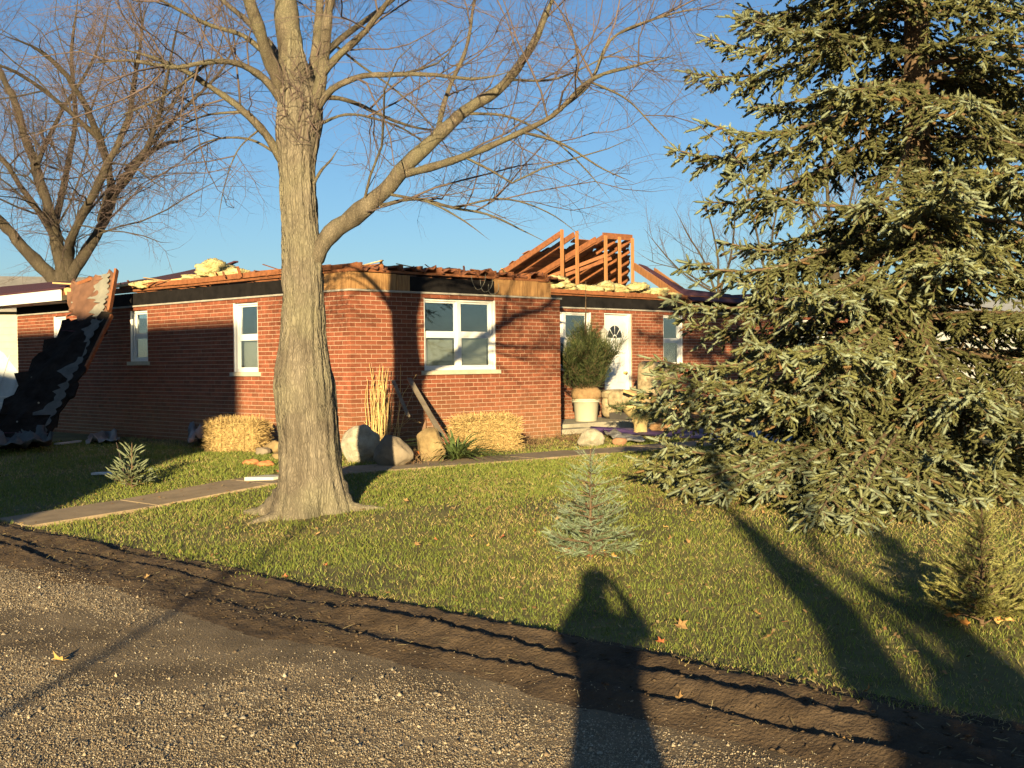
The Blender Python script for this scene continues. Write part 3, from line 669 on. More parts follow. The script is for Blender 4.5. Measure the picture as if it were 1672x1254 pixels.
#PART2
# ================================================================== vegetation helpers
def unit(v): v = np.asarray(v, float); return v / (np.linalg.norm(v) + 1e-9)
def smooth_line(pts, n):
    pts = np.asarray(pts, float); d = np.concatenate([[0], np.cumsum(np.linalg.norm(np.diff(pts, axis=0), axis=1))]); t = np.linspace(0, d[-1], n)
    # Catmull-Rom style smoothing by cubic Hermite
    m = np.gradient(pts, d, axis=0); out = []
    for x in t:
        i = min(max(np.searchsorted(d, x) - 1, 0), len(pts) - 2); h = d[i + 1] - d[i]; u = (x - d[i]) / h
        out.append((2 * u**3 - 3 * u**2 + 1) * pts[i] + (u**3 - 2 * u**2 + u) * h * m[i] + (-2 * u**3 + 3 * u**2) * pts[i + 1] + (u**3 - u**2) * h * m[i + 1])
    return np.array(out)
class Grow:
    zmin = -9; wig = .35
    def __init__(s, seed, spec): s.r = np.random.default_rng(seed); s.limb = []; s.twig = []; s.spec = spec
    def add(s, pts, r0, r1, level, power=1.0):
        pts = np.asarray(pts); n = len(pts)
        if level > 0 and pts[:, 2].min() < s.zmin: return
        u = np.linspace(0, 1, n); rad = (r1 + (r0 - r1) * (1 - u) ** power) * np.clip((1.04 - u) / .25, .12, 1)
        if level == 0 and n > 6:
            w = s.r.normal(size=(n, 3)) * r0 * s.wig; w[0] = 0; pts = pts + np.cumsum(w, 0) * .18 * np.sin(np.pi * u * .98)[:, None] ** .5; rad = rad * (1 + .07 * s.r.normal(size=n))
        (s.limb if level == 0 or r0 > .012 else s.twig).append((pts, rad, 10 if r0 > .05 else (6 if r0 > .015 else (4 if r0 > .006 else 3))))
        if level < len(s.spec): s.children(pts, rad, level)
    def children(s, pts, rad, level):
        per_m, tmin, lmin, lmax, ang, up, rfac, jit = s.spec[level]
        seg = np.linalg.norm(np.diff(pts, axis=0), axis=1); L = seg.sum(); n = s.r.poisson(per_m * L * (1 - tmin)); cum = np.concatenate([[0], np.cumsum(seg)]) / L
        for k in range(n):
            t = tmin + (1 - tmin) * s.r.random(); i = min(np.searchsorted(cum, t), len(pts) - 1); i = max(i, 1)
            w = (t - cum[i - 1]) / (cum[i] - cum[i - 1] + 1e-9); p = pts[i - 1] * (1 - w) + pts[i] * w; tan = unit(pts[i] - pts[i - 1])
            perp = unit(np.cross(tan, s.r.normal(size=3))); a = R(ang) * (.7 + .6 * s.r.random())
            d = unit(tan * math.cos(a) + perp * math.sin(a) + np.array([0, 0, up]))
            ln = (lmin + (lmax - lmin) * s.r.random()) * (1.15 - .6 * t); r0 = min(rad[i] * .75, rfac * ln); m = 4 if level > 1 else (5 if level else 7)
            q = [p]; dd = d
            for j in range(m - 1):
                dd = unit(dd + s.r.normal(size=3) * jit + np.array([0, 0, up * .25])); q.append(q[-1] + dd * ln / (m - 1))
            s.add(np.array(q), r0, r0 * .35, level + 1)
def bark_mat(name, c1, c2, c3, sc=1.0, crack=.66, vz=.12):
    m = mat(name, c1, .95, .3, 5 * sc, 0, col2=c2, stretch=(1, 1, .3)); n = m.node_tree.nodes; l = m.node_tree.links; b = n['Principled BSDF']
    src = b.inputs['Base Color'].links[0].from_socket
    tc = n.new('ShaderNodeTexCoord'); nz = n.new('ShaderNodeTexNoise'); nz.inputs['Scale'].default_value = 1.8 * sc; nz.inputs['Detail'].default_value = 7; l.new(tc.outputs['Object'], nz.inputs[0])
    cr = n.new('ShaderNodeValToRGB'); cr.color_ramp.elements[0].position = .46; cr.color_ramp.elements[1].position = .62; l.new(nz.outputs['Fac'], cr.inputs[0])
    mx = n.new('ShaderNodeMix'); mx.data_type = 'RGBA'; l.new(cr.outputs[0], mx.inputs[0]); l.new(src, mx.inputs[6]); mx.inputs[7].default_value = (*c3, 1)
    # plates: stretched cells with jittered coordinates
    wn = n.new('ShaderNodeTexNoise'); wn.inputs['Scale'].default_value = 7 * sc; wn.inputs['Detail'].default_value = 4; l.new(tc.outputs['Object'], wn.inputs[0])
    sc_ = n.new('ShaderNodeVectorMath'); sc_.operation = 'MULTIPLY_ADD'; l.new(wn.outputs['Color'], sc_.inputs[0]); sc_.inputs[1].default_value = (.11 / sc, .11 / sc, .30 / sc); l.new(tc.outputs['Object'], sc_.inputs[2])
    mp = n.new('ShaderNodeMapping'); mp.inputs['Scale'].default_value = (1, 1, vz); l.new(sc_.outputs[0], mp.inputs[0])
    vo = n.new('ShaderNodeTexVoronoi'); vo.feature = 'DISTANCE_TO_EDGE'; vo.inputs['Scale'].default_value = 46 * sc; l.new(mp.outputs[0], vo.inputs['Vector'])
    r2 = n.new('ShaderNodeValToRGB'); r2.color_ramp.elements[0].position = .0; r2.color_ramp.elements[1].position = .22; r2.color_ramp.elements[0].color = (crack, crack, crack, 1); l.new(vo.outputs['Distance'], r2.inputs[0])
    m2 = n.new('ShaderNodeMix'); m2.data_type = 'RGBA'; m2.blend_type = 'MULTIPLY'; m2.inputs[0].default_value = 1; l.new(mx.outputs[2], m2.inputs[6]); l.new(r2.outputs[0], m2.inputs[7]); l.new(m2.outputs[2], b.inputs['Base Color'])
    n2 = n.new('ShaderNodeTexNoise'); n2.inputs['Scale'].default_value = 60 * sc; n2.inputs['Detail'].default_value = 6; l.new(mp.outputs[0], n2.inputs[0])
    ad = n.new('ShaderNodeMath'); ad.operation = 'MULTIPLY_ADD'; l.new(n2.outputs['Fac'], ad.inputs[0]); ad.inputs[1].default_value = .55; l.new(r2.outputs[0], ad.inputs[2])
    bp = n.new('ShaderNodeBump'); bp.inputs['Distance'].default_value = .016 / sc; bp.inputs['Strength'].default_value = 1; l.new(ad.outputs[0], bp.inputs['Height']); l.new(bp.outputs[0], b.inputs['Normal'])
    return m
M_bark = bark_mat('maple_bark', (.128, .102, .070), (.245, .205, .145), (.205, .180, .115), 1.0, .68)
M_limb = bark_mat('maple_limb_bark', (.12, .094, .062), (.24, .195, .13), (.19, .165, .10), 1.6, .6, .3)
M_twig = mat('maple_twig', (.125, .095, .075), .9, .3, 4, col2=(.165, .115, .098))
M_bark2 = bark_mat('grey_bark', (.055, .042, .029), (.115, .090, .058), (.090, .072, .045), .6)
M_twig2 = mat('far_twig', (.105, .075, .06), .9, .3, 2, col2=(.14, .095, .08))

# ------------------------------------------------ foreground maple
tb = G(505, 836); D0 = (tb - CAM) @ FW
maple = tag(empty('maple_tree', tb), 'large bare maple with thick trunk on the front lawn', 'tree')
prof = [(850, 452, 566), (838, 450, 570), (815, 452, 566), (790, 455, 559), (760, 456, 555), (720, 455, 551), (680, 452, 549), (650, 449, 547), (625, 448, 545), (600, 450, 540), (570, 455, 535), (540, 460, 531), (500, 462, 530), (450, 463, 529), (410, 463, 528), (380, 462, 522), (340, 460, 519), (300, 458, 516), (270, 455, 515), (240, 451, 520), (200, 449, 527), (165, 453, 526), (135, 458, 512), (105, 463, 502), (75, 467, 493), (50, 470, 488)]
ctr = np.array([P((a + b) / 2, y, D0) for y, a, b in prof]) - tb; rad = np.array([(b - a) / 2 / FPX * D0 for y, a, b in prof])
zz = np.linspace(ctr[0, 2], ctr[-1, 2], 210); na = 120
cx = np.interp(zz, ctr[:, 2], ctr[:, 0]); cy = np.interp(zz, ctr[:, 2], ctr[:, 1]); rr = np.interp(zz, ctr[:, 2], rad)
aa = np.linspace(0, 2 * np.pi, na, endpoint=False); Z, A = np.meshgrid(zz, aa, indexing='ij')
lob = 1 + np.clip((.55 - Z) / .6, 0, 1) ** 2 * (.04 + .13 * np.cos(A * 3 + .5) + .10 * np.cos(A * 5 + 1.9) + .07 * np.cos(A * 9))
lob += .025 * np.cos(A * 2 + Z * .9) + .025 * np.cos(A * 3 - Z * 1.7 + 1)
u_ = A / (2 * np.pi) * 64
fur = fbm(np.mod(u_, 64) * .62, Z * 1.6 + 5, 4)
fur2 = np.abs(fbm(np.mod(u_, 64) * 1.0 + 9, Z * 2.6, 3) - .5)
RR = rr[:, None] * lob + .034 * (fur - .5) * 2 - .022 * np.exp(-fur2 * 26) + .010 * (fbm(u_ * 2.3, Z * 14, 2) - .5)
V = np.stack([cx[:, None] + RR * np.cos(A), cy[:, None] + RR * np.sin(A), Z], -1).reshape(-1, 3)
i, j = np.meshgrid(np.arange(len(zz) - 1), np.arange(na), indexing='ij'); j2 = (j + 1) % na
fa = np.stack([i * na + j, i * na + j2, (i + 1) * na + j2, (i + 1) * na + j], -1).reshape(-1, 4)
link('trunk', mesh_np('trunk', V, fa, M_bark, True), maple)
def PX(pts, dd=0): return [P(a[0], a[1], D0 + (a[2] if len(a) > 2 else 0)) - tb for a in pts]
for k, pts in enumerate([[(545, 800, 0, .15), (575, 822, -.10, .08), (600, 829, -.15, .045), (628, 832, -.15, .015)], [(470, 810, -.1, .14), (448, 832, -.25, .08), (428, 841, -.3, .045), (405, 846, -.4, .015)], [(465, 812, 0, .13), (430, 826, .1, .08), (400, 832, .2, .03)]]):
    q = []
    for a in pts:
        p = P(a[0], a[1], D0 + a[2]); p[2] = max(p[2], gz(p[0], p[1]) - .01) if a is pts[0] else gz(p[0], p[1]) + a[3] * .25; q.append(p - tb)
    sl = smooth_line(q, 16); rd = np.interp(np.linspace(0, 1, 16), np.linspace(0, 1, len(pts)), [a[3] for a in pts]) * (1 + .1 * np.sin(np.arange(16) * 1.7))
    link('root', tubes_mesh('root', [(sl, rd, 12)], M_bark), maple)
SPEC = [  # per metre, start, len min, len max, angle, up, r per m, jitter
    (6.0, .15, .6, 2.2, 52, .06, .0068, .18),
    (10.0, .06, .30, 1.15, 50, .04, .0042, .24),
    (9.5, .06, .10, .46, 48, .04, .0052, .28)]
gm = Grow(3, SPEC); gm.zmin = 2.72
limbs = [
    ([(466, 165, 0), (452, 125, -.1), (438, 92, -.2), (405, 0, -.5), (375, -90, -.8), (330, -200, -1)], .085, .035),
    ([(484, 150, 0), (478, 90, .05), (472, 0, .1), (466, -120, .2), (470, -240, .3)], .155, .07),
    ([(510, 200, -.05), (522, 140, -.1), (531, 70, -.2), (540, 0, -.2), (566, -110, -.3), (590, -220, -.3)], .075, .03),
    ([(500, 180, .2), (512, 100, .4), (520, 20, .6), (525, -120, .9)], .07, .03),
    ([(528, 118, -.15), (555, 88, -.2), (585, 62, -.3), (620, 20, -.5), (660, -40, -.7), (710, -110, -.9)], .045, .014),
    ([(506, 432, -.05), (535, 388, -.1), (590, 345, -.15), (640, 300, -.2), (662, 272, -.25), (715, 225, -.3), (760, 185, -.35), (830, 130, -.5), (880, 60, -.6), (905, 0, -.7), (935, -90, -.9)], .105, .02),
    ([(712, 228, -.3), (722, 180, -.2), (734, 140, -.1), (760, 80, .1), (775, 0, .3), (790, -90, .5)], .032, .012),
    ([(655, 285, -.2), (700, 274, -.4), (770, 250, -.7), (850, 215, -1), (905, 185, -1.2), (960, 132, -1.4), (1050, 102, -1.7), (1125, 84, -2)], .048, .010),
    ([(905, 185, -1.2), (960, 140, -1.1), (1000, 62, -1), (1080, 28, -1), (1165, 8, -1)], .022, .008),
    ([(622, 336, -.2), (680, 325, .1), (740, 340, .3), (800, 352, .5), (860, 380, .7), (905, 402, .8)], .026, .006),
    ([(640, 318, -.2), (700, 330, -.6), (760, 362, -1), (800, 392, -1.3)], .018, .005),
    ([(520, 175, -.1), (539, 148, -.2), (587, 124, -.3), (635, 120, -.4), (716, 122, -.6), (775, 128, -.8), (850, 112, -1)], .040, .012),
    ([(520, 160, .1), (549, 160, .2), (587, 172, .4), (625, 191, .6), (683, 210, .9), (750, 215, 1.2)], .030, .008),
    ([(518, 205, 0), (560, 188, .2), (620, 196, .5), (680, 225, .9), (720, 262, 1.2)], .020, .006),
    ([(460, 262, 0), (430, 215, -.1), (395, 182, -.2), (350, 150, -.3), (300, 118, -.5), (240, 92, -.7), (170, 75, -.9)], .052, .012),
    ([(458, 255, .1), (420, 232, .2), (380, 225, .4), (330, 235, .6), (290, 260, .8)], .020, .005),
    ([(462, 168, -.05), (428, 125, -.2), (392, 104, -.35), (340, 102, -.6), (280, 110, -.8), (210, 98, -1), (140, 104, -1.2)], .045, .012),
    ([(440, 95, -.2), (400, 60, -.3), (340, 40, -.5), (280, 10, -.7), (200, -40, -1)], .030, .010),
    ([(760, 185, -.35), (830, 190, -.2), (900, 225, 0), (960, 280, .2), (1000, 330, .3)], .018, .005),
    ([(850, 215, -1), (920, 235, -1.3), (985, 275, -1.5), (1040, 300, -1.7)], .016, .005),
    ([(740, 340, .3), (820, 325, .1), (900, 350, -.1), (960, 395, -.2)], .014, .004),
    ([(960, 132, -1.4), (1020, 160, -1.6), (1075, 215, -1.8), (1110, 250, -1.9)], .014, .004),
    ([(830, 130, -.5), (900, 130, -.3), (985, 95, -.2), (1060, 60, 0)], .018, .005),
    ([(425, 210, -.1), (392, 240, .1), (368, 300, .3), (355, 370, .4)], .014, .004),
    ([(395, 182, -.2), (330, 190, 0), (270, 225, .2), (230, 270, .3)], .016, .005),
    ([(340, 102, -.6), (280, 150, -.5), (220, 180, -.4), (160, 200, -.3)], .018, .005),
    ([(512, 300, -.05), (524, 280, -.1), (540, 262, -.15), (556, 240, -.2)], .022, .004),
    ([(500, 120, .3), (560, 60, .9), (640, 0, 1.6), (720, -80, 2.2)], .05, .012),
    ([(475, 120, .3), (420, 50, 1), (340, -20, 1.8), (260, -100, 2.4)], .05, .012)]
for pts, r0, r1 in limbs:
    gm.add(smooth_line(PX(pts), max(10, 4 * len(pts))), r0 * (.88 if r0 < .1 else .95), r1 * .75, 0, .95)
# epicormic shoots around the fork
for k in range(60):
    y0 = gm.r.uniform(110, 235); x0_ = gm.r.uniform(452, 526); a = gm.r.uniform(0, 6.28); p = P(x0_, y0, D0 - .22) - tb
    q = [p]; d = unit([math.cos(a), -abs(math.sin(a)) * .5, .3 + gm.r.random()])
    for j_ in range(4): d = unit(d + gm.r.normal(size=3) * .4); q.append(q[-1] + d * gm.r.uniform(.04, .14))
    gm.twig.append((np.array(q), np.linspace(.005, .002, 5), 3))
link('limbs', tubes_mesh('limbs', gm.limb, M_limb), maple)
tag(link('twigs', tubes_mesh('twigs', gm.twig, M_twig), maple), kind='stuff')

# ------------------------------------------------ bare trees behind the house
def far_tree(name, base_px, depth, limbs, spec, seed, label, group=None, w=1.0, zb=.27):
    b = P(base_px[0], base_px[1], depth); b[2] = zb
    root = tag(empty(name, b), label, 'tree', group); g = Grow(seed, spec); g.wig = .8
    tr = None
    for k, (pts, r0, r1) in enumerate(limbs):
        q = [P(a[0], a[1], depth + (a[2] if len(a) > 2 else 0)) - b for a in pts]
        if k == 0:
            q[0][2] = -.05; sl = smooth_line(q, 14); link('trunk', tubes_mesh('trunk', [(sl, np.linspace(r0 * 1.15, r1, 14), 14)], M_bark2), root); continue
        g.add(smooth_line(q, 4 * len(pts)), r0 * w, r1 * .7 * w, 0, .9)
    link('limbs', tubes_mesh('limbs', g.limb, M_bark2), root)
    tag(link('twigs', tubes_mesh('twigs', g.twig, M_twig2), root), kind='stuff')
    return root
S2 = [(2.6, .10, 1.4, 5.4, 50, .10, .0060, .20), (4.0, .08, .7, 2.6, 48, .05, .0045, .24), (4.2, .06, .3, 1.25, 46, .05, .0065, .26)]
far_tree('background_tree', (104, 560), 36, [
    ([(104, 560), (103, 495), (103, 470), (104, 446)], .48, .26),
    ([(102, 478), (84, 452), (50, 422), (0, 370), (-60, 320, -1), (-130, 250, -2)], .26, .08),
    ([(102, 470), (98, 425), (88, 370), (72, 320), (55, 260, 1), (30, 180, 1), (0, 110, 2), (-30, 20, 2)], .23, .08),
    ([(104, 470), (110, 428), (118, 380, -1), (148, 330, -1.5), (180, 270, -2), (215, 200, -2), (232, 100, -2), (240, 0, -2)], .19, .06),
    ([(105, 472), (122, 436), (150, 390), (178, 335), (205, 278, 1), (250, 242, 1), (300, 228, 2), (345, 215, 2)], .22, .05),
    ([(102, 465), (97, 412), (62, 345, 1), (20, 285, 1), (-20, 220, 2), (-60, 120, 3)], .15, .05),
    ([(165, 360), (182, 300, -1), (165, 230, -2), (130, 150, -3), (70, 85, -4), (0, 55, -5)], .17, .06),
    ([(185, 320), (230, 260, -2), (262, 190, -3), (280, 100, -4), (300, 0, -5)], .12, .04),
    ([(88, 370), (110, 280, 2), (125, 190, 3), (120, 90, 4), (130, -30, 5)], .14, .05),
    ([(60, 270), (100, 180, 2), (150, 100, 3), (180, 10, 4)], .10, .04),
    ([(205, 278), (290, 190, 1), (360, 120, 1), (400, 40, 2)], .09, .03),
    ([(165, 230, -2), (90, 160, -3), (20, 110, -4), (-60, 90, -5)], .09, .04)], S2, 21, 'large bare many-limbed tree rising behind the left end of the house', w=.82)
S3 = [(2.2, .03, 1.0, 3.6, 42, .2, .0055, .18), (2.6, .06, .6, 2.0, 42, .12, .0055, .22), (2.4, .1, .3, 1.0, 42, .08, .0105, .24)]
far_tree('background_tree', (1180, 560), 62, [
    ([(1180, 560), (1178, 520), (1172, 490)], .3, .24),
    ([(1172, 490), (1150, 430), (1120, 380), (1095, 330)], .14, .03), ([(1172, 490), (1172, 420), (1160, 360), (1140, 300)], .14, .03),
    ([(1170, 480), (1120, 450), (1075, 400), (1050, 370)], .12, .03), ([(1175, 480), (1195, 410), (1200, 340), (1190, 270)], .14, .03), ([(1160, 470), (1110, 440), (1062, 425), (1040, 410)], .10, .02)], S3, 33, 'small bare tree right of the broken roof frame', w=.5)
far_tree('background_tree', (1362, 560), 46, [
    ([(1362, 560), (1366, 500), (1360, 430)], .3, .2),
    ([(1360, 430), (1352, 340), (1345, 250), (1335, 130)], .16, .05), ([(1362, 450), (1385, 350), (1400, 260), (1410, 150)], .12, .04), ([(1358, 440), (1320, 340), (1290, 250), (1270, 150)], .12, .04), ([(1355, 380), (1300, 300), (1250, 220)], .09, .03), ([(1366, 470), (1420, 380), (1450, 290)], .1, .03)], S3, 35, 'bare tree seen through the gaps of the big spruce', w=.6)
far_tree('background_tree', (1255, 560), 70, [
    ([(1255, 560), (1255, 500), (1250, 450)], .3, .2),
    ([(1250, 450), (1235, 380), (1215, 300), (1195, 210)], .16, .04), ([(1252, 460), (1262, 380), (1275, 300), (1280, 220)], .14, .04), ([(1250, 470), (1215, 420), (1190, 370)], .1, .03)], S3, 37, 'distant bare tree behind the left edge of the big spruce', w=.5)

# ------------------------------------------------ conifers
def needles(shoots, K, nl, wd, spread, rg, two=True):
    """shoots: dict arrays base, dir, len, col -> verts, faces, colours of needle triangles"""
    b, d, ln, col = shoots; S = len(b)
    ref = rg.normal(size=(S, 3)); x = np.cross(d, ref); x /= np.linalg.norm(x, axis=1)[:, None]; y = np.cross(d, x)
    t = (np.arange(K)[None] + rg.random((S, K))) / K; a = rg.random((S, K)) * 6.283
    rad = np.cos(a)[..., None] * x[:, None] + np.sin(a)[..., None] * y[:, None]
    p = b[:, None] + d[:, None] * (t * ln[:, None])[..., None]
    sp = spread * (.8 + .4 * rg.random((S, K))) * (1 - .35 * t)
    nd = d[:, None] * np.cos(sp)[..., None] + rad * np.sin(sp)[..., None]
    tip = p + nd * (nl * (.75 + .5 * rg.random((S, K))))[..., None]
    sd_ = np.cross(nd, rad + .3 * rg.normal(size=rad.shape)); sd_ /= np.linalg.norm(sd_, axis=-1)[..., None] + 1e-9
    v = np.stack([p + sd_ * wd / 2, p - sd_ * wd / 2, tip], 2).reshape(-1, 3)
    f = np.arange(S * K * 3).reshape(-1, 3)
    c = np.repeat(col[:, None], K, 1) * (.8 + .4 * rg.random((S, K)))[..., None]
    c = np.repeat(c[:, :, None], 3, 2).reshape(-1, 3)
    return v, f, c
M_needle = mat('spruce_needles', (1, 1, 1), .65, .0, 3, attr='Col', spec=.25)
M_sprucewood = mat('spruce_bark', (.095, .062, .036), .95, .4, 12, .01, 40, col2=(.19, .125, .07))
def spine(base, az, L, rise, sag, tipup, n=10, r_=None, side=0):
    u = np.linspace(0, 1, n); r = L * u
    zz_ = L * (rise * u - sag * u ** 2 + tipup * u ** 4)
    sw = side * L * u ** 2
    return base + np.stack([np.cos(az) * r - np.sin(az) * sw, np.sin(az) * r + np.cos(az) * sw, zz_], -1)
def conifer(name, base, branches, label, K, nl, wd, seed, trunkpts, trunk_r, shoot_len=(.09, .15), sec_gap=.11, sh_gap=.055, cols=None, inner=.3, sec_len=.45, droop=.28, spread=.85, core=0, sec_min=.12, lift=0):
    rg = np.random.default_rng(seed); root = tag(empty(name, base), label, 'tree'); wood = []; B = []; Dd = []; Ln = []; Cc = []
    c_in, c_out, c_tip = [np.array(c) for c in cols]
    for (sp, r0) in branches:
        n = len(sp); wood.append((sp, np.linspace(r0, r0 * .25, n), 5))
        seg = np.linalg.norm(np.diff(sp, axis=0), axis=1); L = seg.sum(); cum = np.concatenate([[0], np.cumsum(seg)]) / L
        tint = .85 + .3 * rg.random()
        pos = np.arange(.12 + rg.random() * .1, L, sec_gap)
        for x in pos:
            u = x / L
            if u < inner * (.5 + .5 * rg.random()): continue
            i = max(1, min(np.searchsorted(cum, u), n - 1)); w = (u - cum[i - 1]) / (cum[i] - cum[i - 1]); p = sp[i - 1] * (1 - w) + sp[i] * w; tan = unit(sp[i] - sp[i - 1])
            hor = unit(np.cross(tan, [0, 0, 1]))
            for sgn in (-1, 1):
                if rg.random() < .12: continue
                sl = max(sec_min, min(sec_len, .55 * (1 - u) * L + .10)) * (.6 + .6 * rg.random()); a = R(38 + 24 * rg.random())
                d = unit(tan * math.cos(a) + hor * sgn * math.sin(a) + np.array([0, 0, -droop * rg.random() + .08]))
                m = 4; q = [p]; dd = d
                for j in range(m): dd = unit(dd + np.array([0, 0, -droop * .35]) + rg.normal(size=3) * .10); q.append(q[-1] + dd * sl / m)
                q = np.array(q); wood.append((q, np.linspace(.006, .003, m + 1), 3))
                k = max(2, int(sl / sh_gap))
                for s_ in range(k + 1):
                    v = (s_ + .4) / (k + .4); ii = min(int(v * m), m - 1); pp = q[ii] + (q[ii + 1] - q[ii]) * min(v * m - ii, 1); t2 = unit(q[ii + 1] - q[ii])
                    last = s_ == k; h2 = unit(np.cross(t2, [0, 0, 1]))
                    for sg in ((0,) if last else (-1, 1)):
                        if not last and rg.random() < .10: continue
                        sd2 = unit(t2 + h2 * sg * rg.uniform(.35, 1.1) + np.array([0, 0, -droop * rg.uniform(-.5, 1.0) + lift * rg.uniform(-.6, 1.0)]) + rg.normal(size=3) * .30) if not last else unit(t2 + np.array([0, 0, .15]))
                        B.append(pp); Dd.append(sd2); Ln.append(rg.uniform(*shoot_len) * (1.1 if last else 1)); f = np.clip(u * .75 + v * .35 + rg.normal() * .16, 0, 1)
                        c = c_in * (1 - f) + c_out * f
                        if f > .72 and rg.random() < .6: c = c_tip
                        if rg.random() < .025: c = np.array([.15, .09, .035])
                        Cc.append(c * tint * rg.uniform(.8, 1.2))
        # shoots along and at the end of the spine
        for x in np.arange(max(inner, .3) * L, L, sh_gap * 1.1):
            u = x / L; i = max(1, min(np.searchsorted(cum, u), n - 1)); w = (u - cum[i - 1]) / (cum[i] - cum[i - 1]); p = sp[i - 1] * (1 - w) + sp[i] * w; tan = unit(sp[i] - sp[i - 1])
            B.append(p); Dd.append(unit(tan + rg.normal(size=3) * .55 + np.array([0, 0, .35]))); Ln.append(rg.uniform(*shoot_len)); Cc.append((c_out * .6 + c_tip * .4) * tint)
        B.append(sp[-1]); Dd.append(unit(sp[-1] - sp[-2])); Ln.append(shoot_len[1] * 1.3); Cc.append(c_tip * tint)
    B = np.array(B); Dd = np.array(Dd); Ln = np.array(Ln); Cc = np.array(Cc)
    v, f, c = needles((B, Dd, Ln, Cc), K, nl, wd, spread, rg)
    if core:
        S = len(B); ref = rg.normal(size=(S, 3)); x = np.cross(Dd, ref); x /= np.linalg.norm(x, axis=1)[:, None]; y = np.cross(Dd, x); ns = 4; ang = np.arange(ns) * 2 * np.pi / ns; vv = []
        for t_, k_ in ((.0, .7), (.8, 1.0)):
            rr = core * k_ * (.75 + .5 * rg.random((S, ns))); vv.append((B + Dd * (Ln * t_)[:, None])[:, None] + rr[..., None] * (np.cos(ang)[None, :, None] * x[:, None] + np.sin(ang)[None, :, None] * y[:, None]))
        vv.append((B + Dd * (Ln * 1.08)[:, None])[:, None]); vc = np.concatenate(vv, 1); nvp = 2 * ns + 1; ff = []
        for r__ in range(1):
            for i in range(ns):
                a_, b_ = r__ * ns + i, r__ * ns + (i + 1) % ns; ff += [(a_, b_, b_ + ns), (a_, b_ + ns, a_ + ns)]
        ff += [(ns + i, ns + (i + 1) % ns, 2 * ns) for i in range(ns)]
        f2 = (np.array(ff)[None] + (np.arange(S) * nvp)[:, None, None]).reshape(-1, 3) + len(v)
        cc = (Cc[:, None] * (.62 + .5 * rg.random((S, nvp)))[..., None]).reshape(-1, 3)
        v = np.concatenate([v, vc.reshape(-1, 3)]); f = np.concatenate([f, f2]); c = np.concatenate([c, cc])
    tp = np.array(trunkpts); tr = np.array(trunk_r); link('trunk', tubes_mesh('trunk', [(smooth_line(tp, 20), np.interp(np.linspace(0, 1, 20), np.linspace(0, 1, len(tr)), tr), 12)], M_sprucewood), root)
    link('branches', tubes_mesh('branches', wood, M_sprucewood), root)
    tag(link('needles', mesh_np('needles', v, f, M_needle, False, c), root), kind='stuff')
    print(name, 'shoots', len(B), 'tris', len(f)); return root
# big blue spruce
sb = P(1496, 640, 13.2); sb[2] = gz(sb[0], sb[1])
rg = np.random.default_rng(77); br = []
z = .30
while z < 9.2:
    n = 6 if z < 6.2 else 4
    a0 = rg.random() * 6.28
    Rz = np.interp(z, [0, .8, 2, 3.4, 4.6, 6, 9.2], [2.75, 3.05, 2.75, 2.75, 2.2, 1.9, .8])
    for k in range(n):
        az = a0 + k * 2 * math.pi / n + rg.normal() * .22; L = Rz * rg.uniform(.72, 1.08)
        if 3.0 < z < 3.95 and 1.9 < az % (2 * math.pi) < 4.5: continue
        if 1.0 < z < 2.2 and 2.6 < az % (2 * math.pi) < 5.2 and rg.random() < .35: continue
        rise = rg.uniform(.05, .25) if z > 1 else rg.uniform(.05, .2); sag = rg.uniform(.30, .5) if z > 1 else rg.uniform(.12, .25)
        if z < 1: sag = min(sag, (z - .1) / L + rise + .08)
        br.append((spine(np.array([0, 0, z + rg.normal() * .06]), az, L, rise, sag, rg.uniform(.10, .30), 10, side=rg.normal() * .08), .028 if z < 6 else .02))
    z += .36 if z < 6 else .7
# boughs that make the left outline
def bough(tx, ty, td, z0, sag=.12, up=.10):
    tip = P(tx, ty, td) - sb; b0 = np.array([0, 0, z0]); u = np.linspace(0, 1, 11)[:, None]
    L = np.linalg.norm(tip - b0); return (b0 + (tip - b0) * u + np.array([0, 0, 1.]) * L * (-sag * 4 * u * (1 - u) * .5 + up * (u ** 4 - u)), .030)
for a in [(1105, 245, 12.6, 4.2), (1122, 118, 13.2, 5.1), (1190, 28, 13.4, 5.8), (1150, 200, 12.0, 4.4), (1095, 490, 12.8, 2.6), (1125, 430, 12.4, 3.0), (1155, 330, 12.9, 4.1), (1050, 640, 12.6, 1.5), (1062, 585, 13.4, 2.0), (1040, 750, 12.2, .9), (1075, 720, 11.8, 1.0), (1160, 800, 11.0, .8, .0, -.05), (1250, 806, 10.6, .8, .0, -.05), (1380, 822, 10.3, .8, .0, -.05), (1330, 850, 9.5, .8, .0, -.05), (1390, 856, 9.4, .8, .0, -.05), (1500, 840, 9.8, .75, .0, -.05), (1590, 820, 10.6, .6, .0, -.05), (1660, 812, 10.8, .6, .0, -.05), (1180, 806, 10.8, .6, .0, -.05), (1110, 800, 11.4, .65, .0, -.05), (1460, 780, 10.4, .95), (1540, 740, 10.5, 1.2), (1300, 470, 11.0, 2.9), (1230, 560, 11.2, 2.2), (1350, 560, 10.8, 2.3), (1420, 330, 11.2, 3.9), (1560, 420, 10.9, 3.2), (1600, 640, 10.6, 1.8), (1210, 640, 11.3, 1.6)]:
    br.append(bough(*a))
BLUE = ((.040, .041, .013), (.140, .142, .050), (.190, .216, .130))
H_s = 11.5
spruce = conifer('blue_spruce', sb, br, 'huge blue spruce filling the right side of the yard', 11, .034, .0122, 5, [(0, 0, -.1), (.02, 0, 3), (.03, .05, 6), (0, 0, H_s)], [.19, .14, .10, .01], (.060, .112), .126, .064, BLUE, .14, .60, .40, 1.08, core=.0150, lift=.34)
